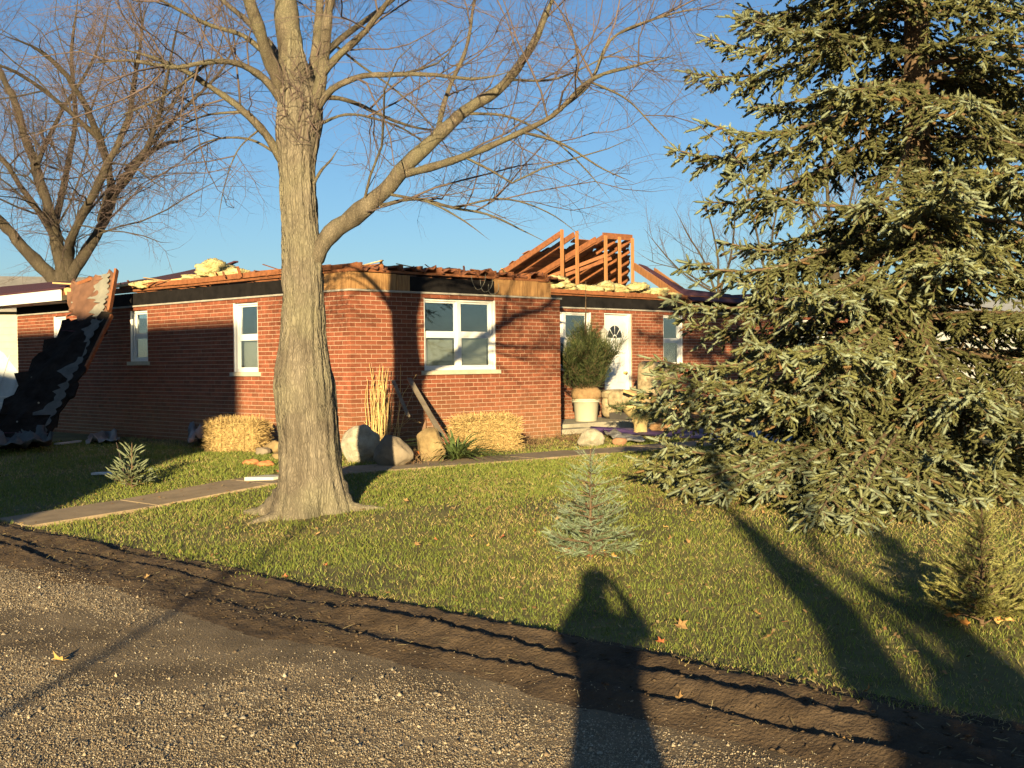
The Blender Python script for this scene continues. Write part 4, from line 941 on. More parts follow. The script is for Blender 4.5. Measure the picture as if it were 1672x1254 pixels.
# bare dead inner twigs near the ground
g = Grow(8, [(3.0, .2, .3, .9, 50, -.02, .006, .2), (4, .2, .1, .4, 45, 0, .008, .2)])
for k in range(26):
    az = rg.random() * 6.28; sp = spine(np.array([0, 0, rg.uniform(.3, 1.9)]), az, rg.uniform(1.0, 2.2), rg.uniform(-.1, .2), rg.uniform(.1, .4), 0, 8)
    g.add(sp, .016, .005, 0)
link('dead_twigs', tubes_mesh('dead_twigs', g.limb + g.twig, mat('dead_twig', (.20, .14, .08), .95, .3, 6)), spruce)
# a second, darker spruce just behind it on the right
sb2 = P(1720, 620, 17.5); sb2[2] = .27; br = []; z = .5
while z < 9:
    a0 = rg.random() * 6.28
    for k in range(5):
        L = np.interp(z, [0, 3, 9], [2.4, 2.3, .7]) * rg.uniform(.8, 1.1)
        br.append((spine(np.array([0, 0, z + rg.normal() * .06]), a0 + k * 1.256 + rg.normal() * .2, L, rg.uniform(0, .2), rg.uniform(.3, .5), rg.uniform(.05, .2), 8), .024))
    z += .48
conifer('spruce_tree', sb2, br, 'second darker spruce behind the big one at the right edge', 10, .034, .014, 6, [(0, 0, -.1), (0, 0, 5), (0, 0, 11)], [.18, .1, .01], (.11, .18), .27, .14, ((.03, .04, .015), (.06, .08, .03), (.10, .13, .06)), .3, .5, .35, 1.0, core=.015)

def small_conifer(name, base, h, rad, label, cols, seed, nwh=5, per=6, K=40, nl=.018, wd=.0022, leader=.2, shoot=(.05, .09), up=.35, tilt=0, sec_gap=.06, shg=.035, droop=.05, sec=.16, core=0):
    rg = np.random.default_rng(seed); br = []
    for w in range(nwh):
        zf = .06 + .92 * w / (nwh - 1); a0 = rg.random() * 6.28; Lr = rad * (1 - zf * .88) * rg.uniform(.85, 1.1)
        for k in range(per):
            br.append((spine(np.array([0, 0, zf * h * (1 - leader) + rg.normal() * .012]), a0 + k * 6.283 / per + rg.normal() * .25, Lr * rg.uniform(.75, 1.1), up * rg.uniform(.6, 1.3), .2, .15, 7), .006))
    o = conifer(name, base, br, label, K, nl, wd, seed, [(0, 0, -.03), (0, 0, h * .5), (.005 * h, 0, h * .97)], [.014, .009, .004], shoot, sec_gap, shg, cols, .12, sec, droop, .75, sec_min=.04, core=core)
    return o
CS = ((.06, .07, .03), (.115, .135, .06), (.165, .19, .105))
p = G(965, 916); small_conifer('spruce_sapling', p, .86, .31, 'wispy pale green spruce sapling right above the photographer shadow', ((.085, .11, .05), (.16, .205, .105), (.23, .285, .19)), 51, 9, 7, 36, .024, .0024, .12, (.05, .10), .40)
p = G(216, 797); small_conifer('spruce_seedling', p, .56, .24, 'short stubby spruce seedling between path and shaded lawn', CS, 52, 6, 6, 34, .018, .003, .22, (.07, .11), .6, sec_gap=.09, shg=.07, sec=.10, core=.010)
p = G(1603, 1022); small_conifer('spruce_sapling', p, .68, .25, 'yellowish young spruce standing in front of the big spruce at right', ((.10, .095, .022), (.19, .18, .05), (.27, .26, .09)), 53, 11, 8, 44, .018, .0042, .12, (.045, .08), .6, sec=.12, sec_gap=.045)
rr_ = G(216, 797)
tag(link('thin_cane', tubes_mesh('thin_cane', [(np.array([(-.06, -.02, .02), (-.12, 0, .3), (-.19, .02, .55)]), np.array([.004, .0035, .002]), 5)], M_twig), None, rr_), 'thin dead cane leaning beside the stubby spruce seedling', 'twig')

# ------------------------------------------------ grass
def in_path(q, p): return (np.abs(p - (12.45 - .085 * (q - 5.4))) < .42) & (q > 5.3) & (q < 17.6)
def make_grass():
    N = 1320000; q = 4.85 + rng.random(N) * 13.5; p = -3 + rng.random(N) * 24
    X = F3[0] * q + L3[0] * p; Y = F3[1] * q + L3[1] * p
    keep = (Y > 4.2) & (np.abs(X) < Y * .445 + .4)
    hl = (X - C3[0]) * F3[0] + (Y - C3[1]) * F3[1]; ht = (X - C3[0]) * L3[0] + (Y - C3[1]) * L3[1]
    keep &= ~((hl > -.02) & (ht > -.02)) & ~in_path(q, p)
    dens = np.clip(1.0 - (Y - 6) / 22, .28, 1)
    edge = np.clip((q - 5.06 - .8 * (fbm(p * 1.6, q * 0 + 2, 5) - .5)) / .34, .0, 1) ** 1.3; bare = np.clip((fbm(X * .8 + 3, Y * .8 + 5, 4) - .28) * 7, .45, 1); edge = edge * bare
    bed = ((ht < 0) & (ht > -2.0) & (hl > -1.2)) | ((hl < 0) & (hl > -1.0) & (ht > 0))
    edge = np.where(bed, edge * .45, edge)
    ds = np.hypot(X - sb[0], Y - sb[1]); under = np.clip((ds - 1.6) / 1.6, .10, 1)
    dm_ = np.hypot(X - tb[0], Y - tb[1]); under = under * np.clip((dm_ - .33) / .3, .02, 1)
    keep &= rng.random(N) < dens * edge * under * .62
    q, p, X, Y, edge, bed, ds = [a[keep] for a in (q, p, X, Y, edge, bed, ds)]; n = len(q)
    z = np.where(q < 5.46, np.maximum(gq(q), mud_z(q, p)), gq(q)); dead = fbm(X * .9 + 4, Y * .9, 4) * .9 + .5 * (fbm(X * 5, Y * 5, 3) - .5); sun = fbm(X * .35 + 8, Y * .35 + 1, 3)
    dead = np.clip((dead - .40) * 3.0 + .5 * (1 - edge) + np.clip((3.6 - ds) / 2, 0, .8) + np.where(bed, .25, 0) + np.clip((X - .2) * .12, 0, .4), 0, 1)
    isd = rng.random(n) < .08 + .58 * dead
    g1 = np.array([.125, .178, .032]); g2 = np.array([.245, .252, .052]); t1 = np.array([.46, .36, .145]); t2 = np.array([.34, .265, .11])
    r1 = rng.random(n)[:, None]; col = np.where(isd[:, None], t1 * r1 + t2 * (1 - r1), g1 * r1 + g2 * (1 - r1)) * (.75 + .5 * rng.random(n))[:, None]
    h = np.where(isd, .020 + .025 * rng.random(n), .024 + .032 * rng.random(n)) * (.55 + .8 * fbm(X * 2.2, Y * 2.2, 3)) * np.clip(.55 + Y * .028, .65, 1.15)
    wd = (.0022 + .0016 * rng.random(n)) * np.clip(Y / 9.5, .75, 2.0); a = rng.random(n) * 6.283; lean = .3 + .75 * rng.random(n) + .4 * isd; la = rng.random(n) * 6.283
    bx = np.stack([np.cos(a) * wd, np.sin(a) * wd, 0 * a], -1); lv = np.stack([np.cos(la), np.sin(la), 0 * la], -1) * (h * lean)[:, None]
    B = np.stack([X, Y, z - .004], -1); up = np.stack([0 * h, 0 * h, h], -1)
    v = np.stack([B - bx, B + bx, B + bx * .7 + lv * .35 + up * .62, B - bx * .7 + lv * .35 + up * .62, B + lv + up], 1).reshape(-1, 3)
    o = np.arange(n)[:, None] * 5; f = np.concatenate([o + [0, 1, 2], o + [0, 2, 3], o + [3, 2, 4]], 0)
    c = np.repeat(col[:, None], 5, 1).reshape(-1, 3)
    print('grass blades', n)
    tag(link('grass', mesh_np('grass', v, f, mat('grass_blade', (1, 1, 1), .6, 0, 3, attr='Col', spec=.25, trans=.25), False, c)), 'short green and tan lawn grass in front of the house', 'grass', kind='stuff')
make_grass()
# dry needles, leaves and straw lying on the soil
def litter(name, n, sampler, cols, ln, wd, label, lift=.006):
    X, Y = sampler(n); n = len(X); z = gz(X, Y) + lift * (.3 + rng.random(n)); a = rng.random(n) * 6.283; l_ = ln * (.4 + rng.random(n)); d = np.stack([np.cos(a), np.sin(a), rng.normal(size=n) * .25], -1) * l_[:, None] / 2
    s_ = np.stack([-np.sin(a), np.cos(a), rng.normal(size=n) * .3], -1) * wd; B = np.stack([X, Y, z], -1)
    v = np.stack([B - d - s_ / 2, B - d + s_ / 2, B + d + s_ / 2, B + d - s_ / 2], 1).reshape(-1, 3)
    c = np.array(cols)[rng.integers(0, len(cols), n)] * (.7 + .6 * rng.random(n))[:, None]
    tag(link(name, mesh_np(name, v, np.arange(n * 4).reshape(-1, 4), mat('litter', (1, 1, 1), .85, 0, 3, attr='Col', spec=.2), False, np.repeat(c[:, None], 4, 1).reshape(-1, 3))), label, 'litter', kind='stuff')
def s_spruce(n):
    r = 3.4 * np.sqrt(rng.random(n)); a = rng.random(n) * 6.283; return sb[0] + r * np.cos(a), sb[1] + r * np.sin(a)
litter('needle_litter', 16000, s_spruce, [(.17, .10, .05), (.24, .15, .07), (.30, .21, .11), (.12, .08, .04)], .06, .006, 'brown fallen needles and dead grass under the big spruce', .02)
def s_bed(n):
    s_ = -1 + rng.random(n) * 7.5; t = -1.9 * rng.random(n); k = rng.random(n) < .3
    s_ = np.where(k, -.9 * rng.random(n), s_); t = np.where(k, rng.random(n) * 5, t); w = C3[:2] + s_[:, None] * F3[:2] + t[:, None] * L3[:2]; return w[:, 0], w[:, 1]
litter('straw_litter', 14000, s_bed, [(.40, .28, .11), (.30, .20, .09), (.20, .13, .06), (.13, .09, .045)], .05, .005, 'loose straw and leaf litter in the bed along the wall', .018)
def s_mud(n):
    q = 4.3 + rng.random(n) ** .6 * .95; p = rng.random(n) * 15 - 2; w = np.stack([F3[0] * q + L3[0] * p, F3[1] * q + L3[1] * p], -1); return w[:, 0], w[:, 1]
litter('torn_grass', 5200, s_mud, [(.26, .21, .11), (.20, .16, .08), (.13, .10, .05)], .045, .004, 'torn dry grass trodden into the muddy verge', .05)

def s_lawn(n):
    q = 5.3 + rng.random(n) * 6; p = rng.random(n) * 15 - 1; k = fbm(q * .9, p * .9, 3) > .5; q, p = q[k], p[k]; w = np.stack([F3[0] * q + L3[0] * p, F3[1] * q + L3[1] * p], -1); return w[:, 0], w[:, 1]
litter('leaf_bits', 5200, s_lawn, [(.30, .19, .08), (.22, .12, .05), (.36, .26, .12)], .028, .016, 'brown leaf bits drifted through the lawn grass', .03)
# ------------------------------------------------ gravel
def make_gravel():
    N = 600000; q = 1.5 + rng.random(N) * 3.0; p = -2 + rng.random(N) * 15.5; X = F3[0] * q + L3[0] * p; Y = F3[1] * q + L3[1] * p
    k = (Y > 4.1) & (np.abs(X) < Y * .44 + .3); pat = fbm(q * 1.5 + 2, p * .8, 4)
    k &= rng.random(N) < np.clip((pat - .36) * 5.5, .10, 1) * np.clip((4.35 + .7 * (fbm(p * .7, q * 0, 3) - .5) - q) / .75, .03, 1) * np.clip(9.5 / (Y + 1.5), .5, 1.2) * .95
    X, Y, q, p = X[k], Y[k], q[k], p[k]; n = len(X); r = .0026 + .0032 * rng.random(n) ** 2.0 + .008 * (rng.random(n) > .994)
    ico = np.array([(0, 0, 1), (.95, .1, 0), (.0, 1, .0), (-.95, -.1, 0), (.1, -1, .0)])
    fc = np.array([(0, 1, 2), (0, 2, 3), (0, 3, 4), (0, 4, 1)])
    j = ico[None] * (1 + .28 * rng.normal(size=(n, 5, 1))) * np.stack([1 + .25 * rng.normal(size=n), 1 + .25 * rng.normal(size=n), 1.0 + .2 * rng.normal(size=n)], -1)[:, None]
    j[:, 0, :2] += .35 * rng.normal(size=(n, 2))
    a = rng.random(n) * 6.28; ca, sa = np.cos(a)[:, None], np.sin(a)[:, None]
    v = np.stack([j[..., 0] * ca - j[..., 1] * sa, j[..., 0] * sa + j[..., 1] * ca, j[..., 2]], -1) * r[:, None, None]
    z = road_z(q, p)
    z = np.where(q > 3.9, np.maximum(z, mud_z(q, p)), z)
    v = v + np.stack([X, Y, z + .0005], -1)[:, None]
    f = (fc[None] + np.arange(n)[:, None, None] * 5).reshape(-1, 3)
    base = np.array([(.54, .43, .275), (.43, .325, .20), (.60, .51, .36), (.33, .235, .14), (.47, .365, .23)])[rng.integers(0, 5, n)] * (.45 + .55 * rng.random(n))[:, None]
    print('stones', n)
    tag(link('gravel', mesh_np('gravel', v.reshape(-1, 3), f, mat('gravel_stone', (1, 1, 1), .9, .12, 60, attr='Col', spec=.2), False, np.repeat(base[:, None], 5, 1).reshape(-1, 3))), 'loose tan gravel stones on the road', 'gravel', kind='stuff')
make_gravel()
# clods along the ruts
for k in range(0): pass
def make_clods():
    n = 4200; q = 4.1 + rng.random(n) * 1.1; p = rng.random(n) * 15 - 3; X = F3[0] * q + L3[0] * p; Y = F3[1] * q + L3[1] * p; r = .0035 + .013 * rng.random(n) ** 3
    oc = np.array([(1, 0, 0), (-1, 0, 0), (0, 1, 0), (0, -1, 0), (0, 0, 1), (0, 0, -1.)]); fc = np.array([(0, 2, 4), (2, 1, 4), (1, 3, 4), (3, 0, 4), (2, 0, 5), (1, 2, 5), (3, 1, 5), (0, 3, 5)])
    v = oc[None] * (1 + .55 * rng.normal(size=(n, 6, 1))) * np.array([1, 1, .55]) * r[:, None, None] + np.stack([X, Y, mud_z(q, p) + r * .3], -1)[:, None]
    tag(link('mud_clods', mesh_np('mud_clods', v.reshape(-1, 3), (fc[None] + np.arange(n)[:, None, None] * 6).reshape(-1, 3), M_mud)), 'small dark clods thrown up along the tyre ruts', 'mud clods', kind='stuff')
make_clods()

# ------------------------------------------------ fallen leaves
M_leaf = {'tan': mat('leaf_tan', (.30, .18, .07), .8, .25, 20), 'yellow': mat('leaf_yellow', (.48, .31, .10), .8, .2, 20), 'red': mat('leaf_red', (.36, .12, .05), .8, .25, 20), 'orange': mat('leaf_orange', (.55, .24, .06), .8, .25, 20)}
def leaf_mesh(kind, seed):
    r_ = np.random.default_rng(seed); n = 15; vs = [(0, 0, .01)]
    for i in range(n):
        a = 2 * math.pi * i / n; rr = (1.0 if i % 3 == 0 else (.62 if i % 3 == 1 else .55)) * (.85 + .3 * r_.random()) * (.5 + .5 * abs(math.cos(a / 2)) ** .4)
        vs.append((rr * math.cos(a), rr * math.sin(a) * .9, .55 * (rr * math.sin(a)) ** 2 + .25 * r_.random() * rr + .15 * math.cos(a)))
    f = [(0, 1 + i, 1 + (i + 1) % n) for i in range(n)]
    vs += [(-.5, -.03, .1), (-1.1, -.02, .3), (-.5, .03, .1)]; f.append((n + 1, n + 2, n + 3))
    me = bpy.data.meshes.new('fallen_leaf'); me.from_pydata(vs, [], f); me.materials.append(M_leaf[kind]); return me
LM = {(k, i): leaf_mesh(k, i + 5) for k in M_leaf for i in range(3)}
def leaf(x, y, size, kind, label, group=None):
    p = G(x, y); q = p @ F3; pp = p @ L3; zt = float(mud_z(np.array([q]), np.array([pp]))[0]) if 3.8 < q < 5.4 else gz(p[0], p[1]) + (.03 if q > 5.4 else .012)
    o = link('fallen_leaf', LM[(kind, random.randrange(3))], None, (p[0], p[1], zt + .01), (random.uniform(.2, .9), wob(.5), random.random() * 6.28)); o.scale = (size,) * 3
    return tag(o, label, 'leaf', group)
leaf(98, 1084, .058, 'yellow', 'big curled yellow leaf alone on the gravel at lower left')
leaf(1112, 1032, .055, 'tan', 'tan leaf on the grass right of the photographer shadow')
leaf(1258, 1050, .05, 'tan', 'upright tan leaf in the grass left of the large tree shadow')
leaf(1236, 1012, .04, 'tan', 'small tan leaf in the grass left of the large tree shadow')
leaf(1080, 1060, .04, 'red', 'dark red leaf at the ragged lawn edge by the photographer shadow')
leaf(1108, 1156, .045, 'tan', 'pale leaf on the mud right of the photographer shadow')
leaf(1376, 1222, .045, 'tan', 'pale leaf on the mud near the bottom beside the tree shadow')
leaf(1416, 1136, .045, 'orange', 'orange leaf at the lawn edge touching the tree shadow')
leaf(960, 832, .045, 'red', 'red leaf caught behind the wispy sapling')
for k in range(9): leaf(965 + wob(38), 908 + random.uniform(-6, 10), random.uniform(.025, .045), random.choice(['red', 'orange']), 'reddish leaf under the wispy sapling', 'reddish leaves under the wispy sapling')
for k in range(14): leaf(1600 + wob(55), 1018 + random.uniform(-12, 12), random.uniform(.025, .04), random.choice(['orange', 'yellow']), 'orange leaf in the heap at the foot of the yellowish young spruce', 'leaf heap under the young spruce')
for k in range(30):
    leaf(random.uniform(150, 1350), random.uniform(850, 985) if k % 2 else random.uniform(775, 900), random.uniform(.02, .04), random.choice(['tan', 'tan', 'yellow', 'red']), 'small dry leaf scattered on the lawn', 'dry leaves scattered on the lawn')

# ================================================================== garden things by the wall
M_rock = mat('pale_granite', (.30, .26, .18), .95, .25, 9, .012, 40, col2=(.46, .41, .30)); M_rock2 = mat('brown_rock', (.20, .16, .11), .95, .3, 5, .008, 30); M_sand = mat('sandstone', (.20, .135, .06), .95, .3, 5, .012, 30, col2=(.34, .24, .11))
def rock(x, y, w, h, m, label, seed, dp=.8, rough=.16, name='boulder', cat='rock', power=.85, rz=0, back=0):
    p = G(x, y); p = p + unit([p[0], p[1], 0]) * back; p[2] += h * .42; p[1] += w * dp * .35
    r_ = np.random.default_rng(seed); npl = 34 if power > .86 else 16; N_ = r_.normal(size=(npl, 3)); N_ /= np.linalg.norm(N_, axis=1)[:, None]; hh = r_.uniform(.74, 1.0, npl)
    nu, nv = 30, 44; th = np.linspace(0, np.pi, nu + 1)[:, None]; a = np.linspace(0, 2 * np.pi, nv, endpoint=False)[None]
    D = np.stack([np.sin(th) * np.cos(a), np.sin(th) * np.sin(a), np.cos(th) + 0 * a], -1); dn = D @ N_.T
    kk_ = np.clip(np.where(dn > .05, hh / np.maximum(dn, .05), 9).min(-1), .5, 1.12); am = .05
    for o_ in range(4):
        for _ in range(3): kk_ = kk_ + am * np.sin(D @ (r_.normal(size=3) * 3.0 * 2 ** o_) + r_.random() * 6.28) / 3
        am *= .6
    kk_[0] = kk_[0].mean(); kk_[-1] = kk_[-1].mean()
    V_ = (D * kk_[..., None] * np.array([w, w * dp, h * 1.15]) / 2).reshape(-1, 3)
    f_ = np.array([(i * nv + j, (i + 1) * nv + j, (i + 1) * nv + (j + 1) % nv, i * nv + (j + 1) % nv) for i in range(nu) for j in range(nv)])
    return tag(link(name, mesh_np(name, V_, f_, m, False), None, p, (0, 0, rz)), label, cat)
rock(587, 760, .60, .54, M_rock, 'large round pale boulder at the house corner', 3, .55, .10, power=.9, back=.4)
rock(640, 764, .50, .40, M_rock2, 'dark wedge-shaped rock in the trunk shadow beside the round boulder', 8, .6, .25)
rock(703, 756, .42, .44, M_sand, 'squarish sandstone block behind the little pumpkin', 12, .7, .12, 'stone_block', power=.6)
rock(967, 730, .42, .27, M_rock, 'rounded rock beside the path in front of the porch', 15, .8, .15)
rock(448, 742, .34, .20, M_sand, 'low tan stone at the wall right of the straw bale', 17, .8, .2, 'stone')
rock(428, 744, .22, .13, M_rock2, 'small grey stone next to the straw bale', 18, .8, .2, 'stone')
rock(455, 752, .20, .11, M_sand, 'small tan stone half hidden by the maple trunk', 19, .8, .2, 'stone')
rock(1012, 728, .22, .14, mat('red_rock', (.28, .15, .08), .95, .3, 5, .006), 'small reddish rock at the end of the blue sheet', 23, .8, .2, 'stone')
rock(930, 672, .34, .50, M_sand, 'tan stone block on the porch left of the tub', 26, .6, .12, 'stone_block', power=.6)
# pumpkin
pk = G(685, 753); M_pump = mat('pumpkin', (.62, .17, .03), .55, .2, 6)
pr = tag(empty('pumpkin', pk), 'little orange pumpkin in front of the sandstone block', 'pumpkin')
vs = []; n1, n2 = 12, 40
for i in range(n1 + 1):
    th = math.pi * i / n1
    for j in range(n2):
        a = 2 * math.pi * j / n2; r = .10 * math.sin(th) * (1 - .10 * abs(math.cos(a * 5)) ** 3) if i not in (0, n1) else 0
        vs.append((r * math.cos(a), r * math.sin(a), .078 + .078 * math.cos(th) * (1 - .25 * (1 - math.sin(th)))))
link('fruit', mesh_np('fruit', vs, np.array([(i * n2 + j, (i + 1) * n2 + j, (i + 1) * n2 + (j + 1) % n2, i * n2 + (j + 1) % n2) for i in range(n1) for j in range(n2)]), M_pump, True), pr)
link('stem', tubes_mesh('stem', [(np.array([(0, 0, .13), (.005, 0, .165), (.02, 0, .185)]), np.array([.014, .010, .011]), 8)], mat('stem', (.25, .2, .1))), pr)
for k, (x, y, lb) in enumerate([(410, 759, 'left broken pumpkin shell on the grass by the straw bale'), (434, 762, 'right broken pumpkin shell on the grass near the maple trunk')]):
    p = G(x, y); p[2] += .03
    o = blob('pumpkin_shell', p, (.22, .18, .09), mat('faded_pumpkin', (.48, .18, .07), .7, .25, 6), lb, 'pumpkin', None, 60 + k, .5, (10, 16))
# pale flat stone tile
p = G(434, 784); thing_mesh('paving_stone', MB().prism([(-.23, -.12), (.12, -.17), (.26, .05), (-.02, .16)], 0, .05), mat('pale_stone', (.58, .54, .42), .9, .1, 5), 'flat pale paving stone on the grass left of the trunk', 'paving stone', bevel=.008, loc=(p[0], p[1], p[2]))
thing_mesh('white_stone', MB().lathe([(0, 0), (.04, .01), (.05, .04), (.02, .07), (0, .075)], 9, wob=.2), M_white, 'small white stone against the foot of the maple trunk', 'stone', loc=G(507, 839) + np.array([0, 0, .01]))
# straw bales
M_straw = mat('straw', (.46, .315, .125), .85, .3, 20, attr='Col'); M_strawcore = mat('straw_core', (.34, .225, .085), .9, .45, 25, .03, 60)
def bale(p, w, d, h, rz, label, seed):
    r_ = np.random.default_rng(seed); root = tag(empty('straw_bale', p, rz), label, 'straw bale')
    nx, ny, nz_ = 16, 8, 8; mb = blob('core', (0, 0, h / 2), (w * 1.0, d, h), M_strawcore, None, None, None, seed, .14, (22, 34), 0, .40, root)
    n = 7500; f = r_.integers(0, 3, n); u = r_.random((n, 3)) - .5; 
    ax = np.where(f == 0, 0, np.where(f == 1, 1, 2)); u[np.arange(n), ax] = np.where(ax == 2, .5, np.where(r_.random(n) < .5, -.5, .5)); B = u * np.array([w * .98, d * .98, h * .96]) + np.array([0, 0, h / 2])
    e = np.clip(np.abs(u[:, 0]) * 2, 0, 1) ** 6 * .03; B[:, 2] -= np.where(ax == 2, e * 2, 0)
    nrm = np.zeros((n, 3)); nrm[np.arange(n), ax] = np.sign(u[np.arange(n), ax]); dr = r_.normal(size=(n, 3)) * np.array([1.0, 1.0, 1.0]) + nrm * .55; dr /= np.linalg.norm(dr, axis=1)[:, None]
    ln = .05 + .09 * r_.random(n); s_ = np.cross(dr, nrm + .2 * r_.normal(size=(n, 3))); s_ /= np.linalg.norm(s_, axis=1)[:, None]; B = B - nrm * .012
    v = np.stack([B - s_ * .0028, B + s_ * .0028, B + dr * ln[:, None] + s_ * .0022, B + dr * ln[:, None] - s_ * .0022], 1).reshape(-1, 3); c = np.repeat((.65 + .75 * r_.random(n))[:, None, None], 4, 1).reshape(-1, 1) * np.array([[1, 1, 1]])
    tag(link('straws', mesh_np('straws', v, np.arange(n * 4).reshape(-1, 4), M_straw, False, c), root), kind='stuff')
    for k in (-.22, .22):
        x = k * w; link('twine', tubes_mesh('twine', [(np.array([(x, -d / 2 - .012, .02), (x, -d / 2 - .014, h * .96), (x, -d / 4, h + .006), (x, d / 2 + .01, h * .97)]), np.full(4, .004), 5)], mat('twine', (.35, .22, .08))), root)
    return root
p = G(792, 737); bale((p[0], p[1] + .12, p[2]), .96, .42, .50, HOUSE_RZ - .25, 'straw bale against the front wall below the double window', 71)
p = G(385, 739); bale((p[0], p[1] + .15, p[2]), .82, .46, .47, HOUSE_RZ - R(52), 'straw bale at the side wall left of the trunk, half in shadow', 72)
# dry ornamental grass
p = G(612, 742); p[1] += .55
r_ = np.random.default_rng(4); tb_ = []
for k in range(34):
    x = r_.normal() * .13; y = r_.normal() * .07; h = r_.uniform(.85, 1.35); lx = r_.normal() * .07 + x * .35
    tb_.append((np.array([(x, y, 0), (x + lx * .3, y, h * .4), (x + lx * .7, y + .02, h * .75), (x + lx * 1.2 + r_.normal() * .04, y + .03, h)]), np.array([.0065, .006, .005, .003]), 4))
for k in range(26):
    x = r_.normal() * .13; a = r_.uniform(-1, 1); h = r_.uniform(.3, .7); tb_.append((np.array([(x, 0, 0), (x + a * .12, -.02, h * .7), (x + a * .35, -.04, h), (x + a * .55, -.05, h * .85)]), np.array([.005, .004, .003, .002]), 3))
root = tag(empty('dry_grass_clump', p), 'tall dry tan grass stalks standing against the corner wall', 'dry grass'); link('stalks', tubes_mesh('stalks', tb_, mat('dry_stalk', (.62, .43, .17), .8, .25, 9)), root)
# yucca
p = G(744, 752); r_ = np.random.default_rng(9); V = []; Fc = []; n = 0
for k in range(110):
    a = r_.random() * 6.283; el = r_.uniform(.25, 1.3); L = r_.uniform(.45, .80); w = r_.uniform(.013, .021); d = np.array([math.cos(a), math.sin(a), 0]); s_ = np.array([-math.sin(a), math.cos(a), 0]); b = r_.uniform(.0, .07) * d + np.array([0, 0, .02])
    for i in range(6):
        u = i / 5; c = b + d * L * (math.cos(el) * u + .18 * u * u) + np.array([0, 0, 1]) * L * (math.sin(el) * u - .40 * u ** 2.3); ww = w * (1 - u ** 2.5) + .001; V += [c - s_ * ww, c + np.array([0, 0, -.004]), c + s_ * ww]
    for i in range(5):
        o = n + i * 3; Fc += [(o, o + 1, o + 4, o + 3), (o + 1, o + 2, o + 5, o + 4)]
    n += 18
root = tag(empty('yucca_plant', p), 'green strap-leaved yucca beside the straw bale under the double window', 'plant'); link('leaves', mesh_np('leaves', np.array(V), np.array(Fc), mat('yucca_leaf', (.10, .16, .045), .5, .3, 8, col2=(.19, .25, .08), trans=.2), True), root)
# leaning boards and a broken stump
plank(P(722, 712, 17.0) * 1, P(668, 618, 18.6), .075, .03, mat('grey_board', (.20, .16, .11), .9, .3, 4), 'weathered grey board leaning on the front wall in the trunk shadow')
plank(P(667, 680, 17.6), P(600 + 42, 622, 18.4), .05, .03, MATS['grey_board'], 'thin dark lath leaning on the wall behind the wedge rock')
root = tag(empty('broken_stump', G(690, 742)), 'splintered upright stump between wedge rock and leaning board', 'stump')
link('wood', tubes_mesh('wood', [(np.array([(0, 0, 0), (.01, .02, .2), (.03, .02, .38), (.05, .03, .5)]), np.array([.07, .05, .035, .008]), 8), (np.array([(.02, 0, .0), (.07, 0, .18), (.1, 0, .33)]), np.array([.03, .02, .006]), 6)], mat('stump_wood', (.17, .10, .06), .9, .4, 8, .01)), root)
# dead brush beside the porch
for k, (x, y, w, lb) in enumerate([(925, 722, .5, 'brown dead perennial clump at the right end of the front wall'), (868, 728, .4, 'low dry weed clump right of the straw bale by the wall'), (660, 762, .3, 'dry weed clump beside the little pumpkin')]):
    p = G(x, y); p[1] += .2; g = Grow(80 + k, [(7, .2, .06, .2, 50, .05, .012, .3)])
    for i in range(60):
        a = g.r.random() * 6.283; q = [np.array([g.r.normal() * w * .35, g.r.normal() * .12, 0])]; d = unit([math.cos(a) * .7, math.sin(a) * .5, .5 + g.r.random()])
        for j in range(4): d = unit(d + g.r.normal(size=3) * .35 - np.array([0, 0, .1])); q.append(q[-1] + d * .065)
        g.add(np.array(q), .004, .002, 0)
    root = tag(empty('dead_brush', p), lb, 'dead plant'); link('stems', tubes_mesh('stems', g.limb + g.twig, mat('dead_stem', (.20, .125, .065), .95, .35, 5)), root)

# ================================================================== porch things
PD = 24.2
tubp = P(957, 690, PD); tubp[2] = .43
root = tag(empty('white_tub', tubp), 'white plastic tub on the porch holding the burlapped tree', 'tub')
MB().lathe([(.20, 0), (.215, .01), (.25, .40), (.275, .41), (.275, .44), (.262, .45), (.24, .44), (.2, .1), (0, .09)], 36).build('bucket', mat('white_plastic', (.50, .46, .33), .5, .05, 4), root, True)
MB().lathe([(.276, .375), (.282, .38), (.282, .40), (.276, .405)], 36).build('rim_band', MATS['white_plastic'], root, True)
tree_p = tubp + np.array([0, 0, .0])
troot_lbl = 'bushy dark green cut spruce standing in the white tub on the porch'
rg = np.random.default_rng(61); br = []
for k in range(185):
    zf = rg.random() ** 1.0; zz_ = .62 + zf * 1.30; Lr = .60 * np.interp(zf, [0, .12, .3, .6, 1], [.60, .98, .95, .42, .05]) * rg.uniform(.75, 1.12); az = rg.random() * 6.283
    br.append((spine(np.array([0, 0, zz_ - .1]), az, Lr * rg.uniform(.7, 1.15), rg.uniform(.3, .9), .25, .40, 7), .006))
DG = ((.022, .034, .010), (.050, .072, .022), (.115, .125, .045))
tr = conifer('porch_tree', tree_p, br, troot_lbl, 18, .030, .009, 62, [(0, 0, .35), (0, 0, 1.4), (.02, 0, 2.75)], [.03, .018, .005], (.09, .24), .085, .07, DG, .12, .20, -.45, .42)
blob('burlap_ball', (0, 0, .54), (.60, .56, .34), mat('burlap', (.30, .19, .09), .95, .3, 10, .012, 40), None, None, None, 63, .12, (16, 28), 0, .75, tr)
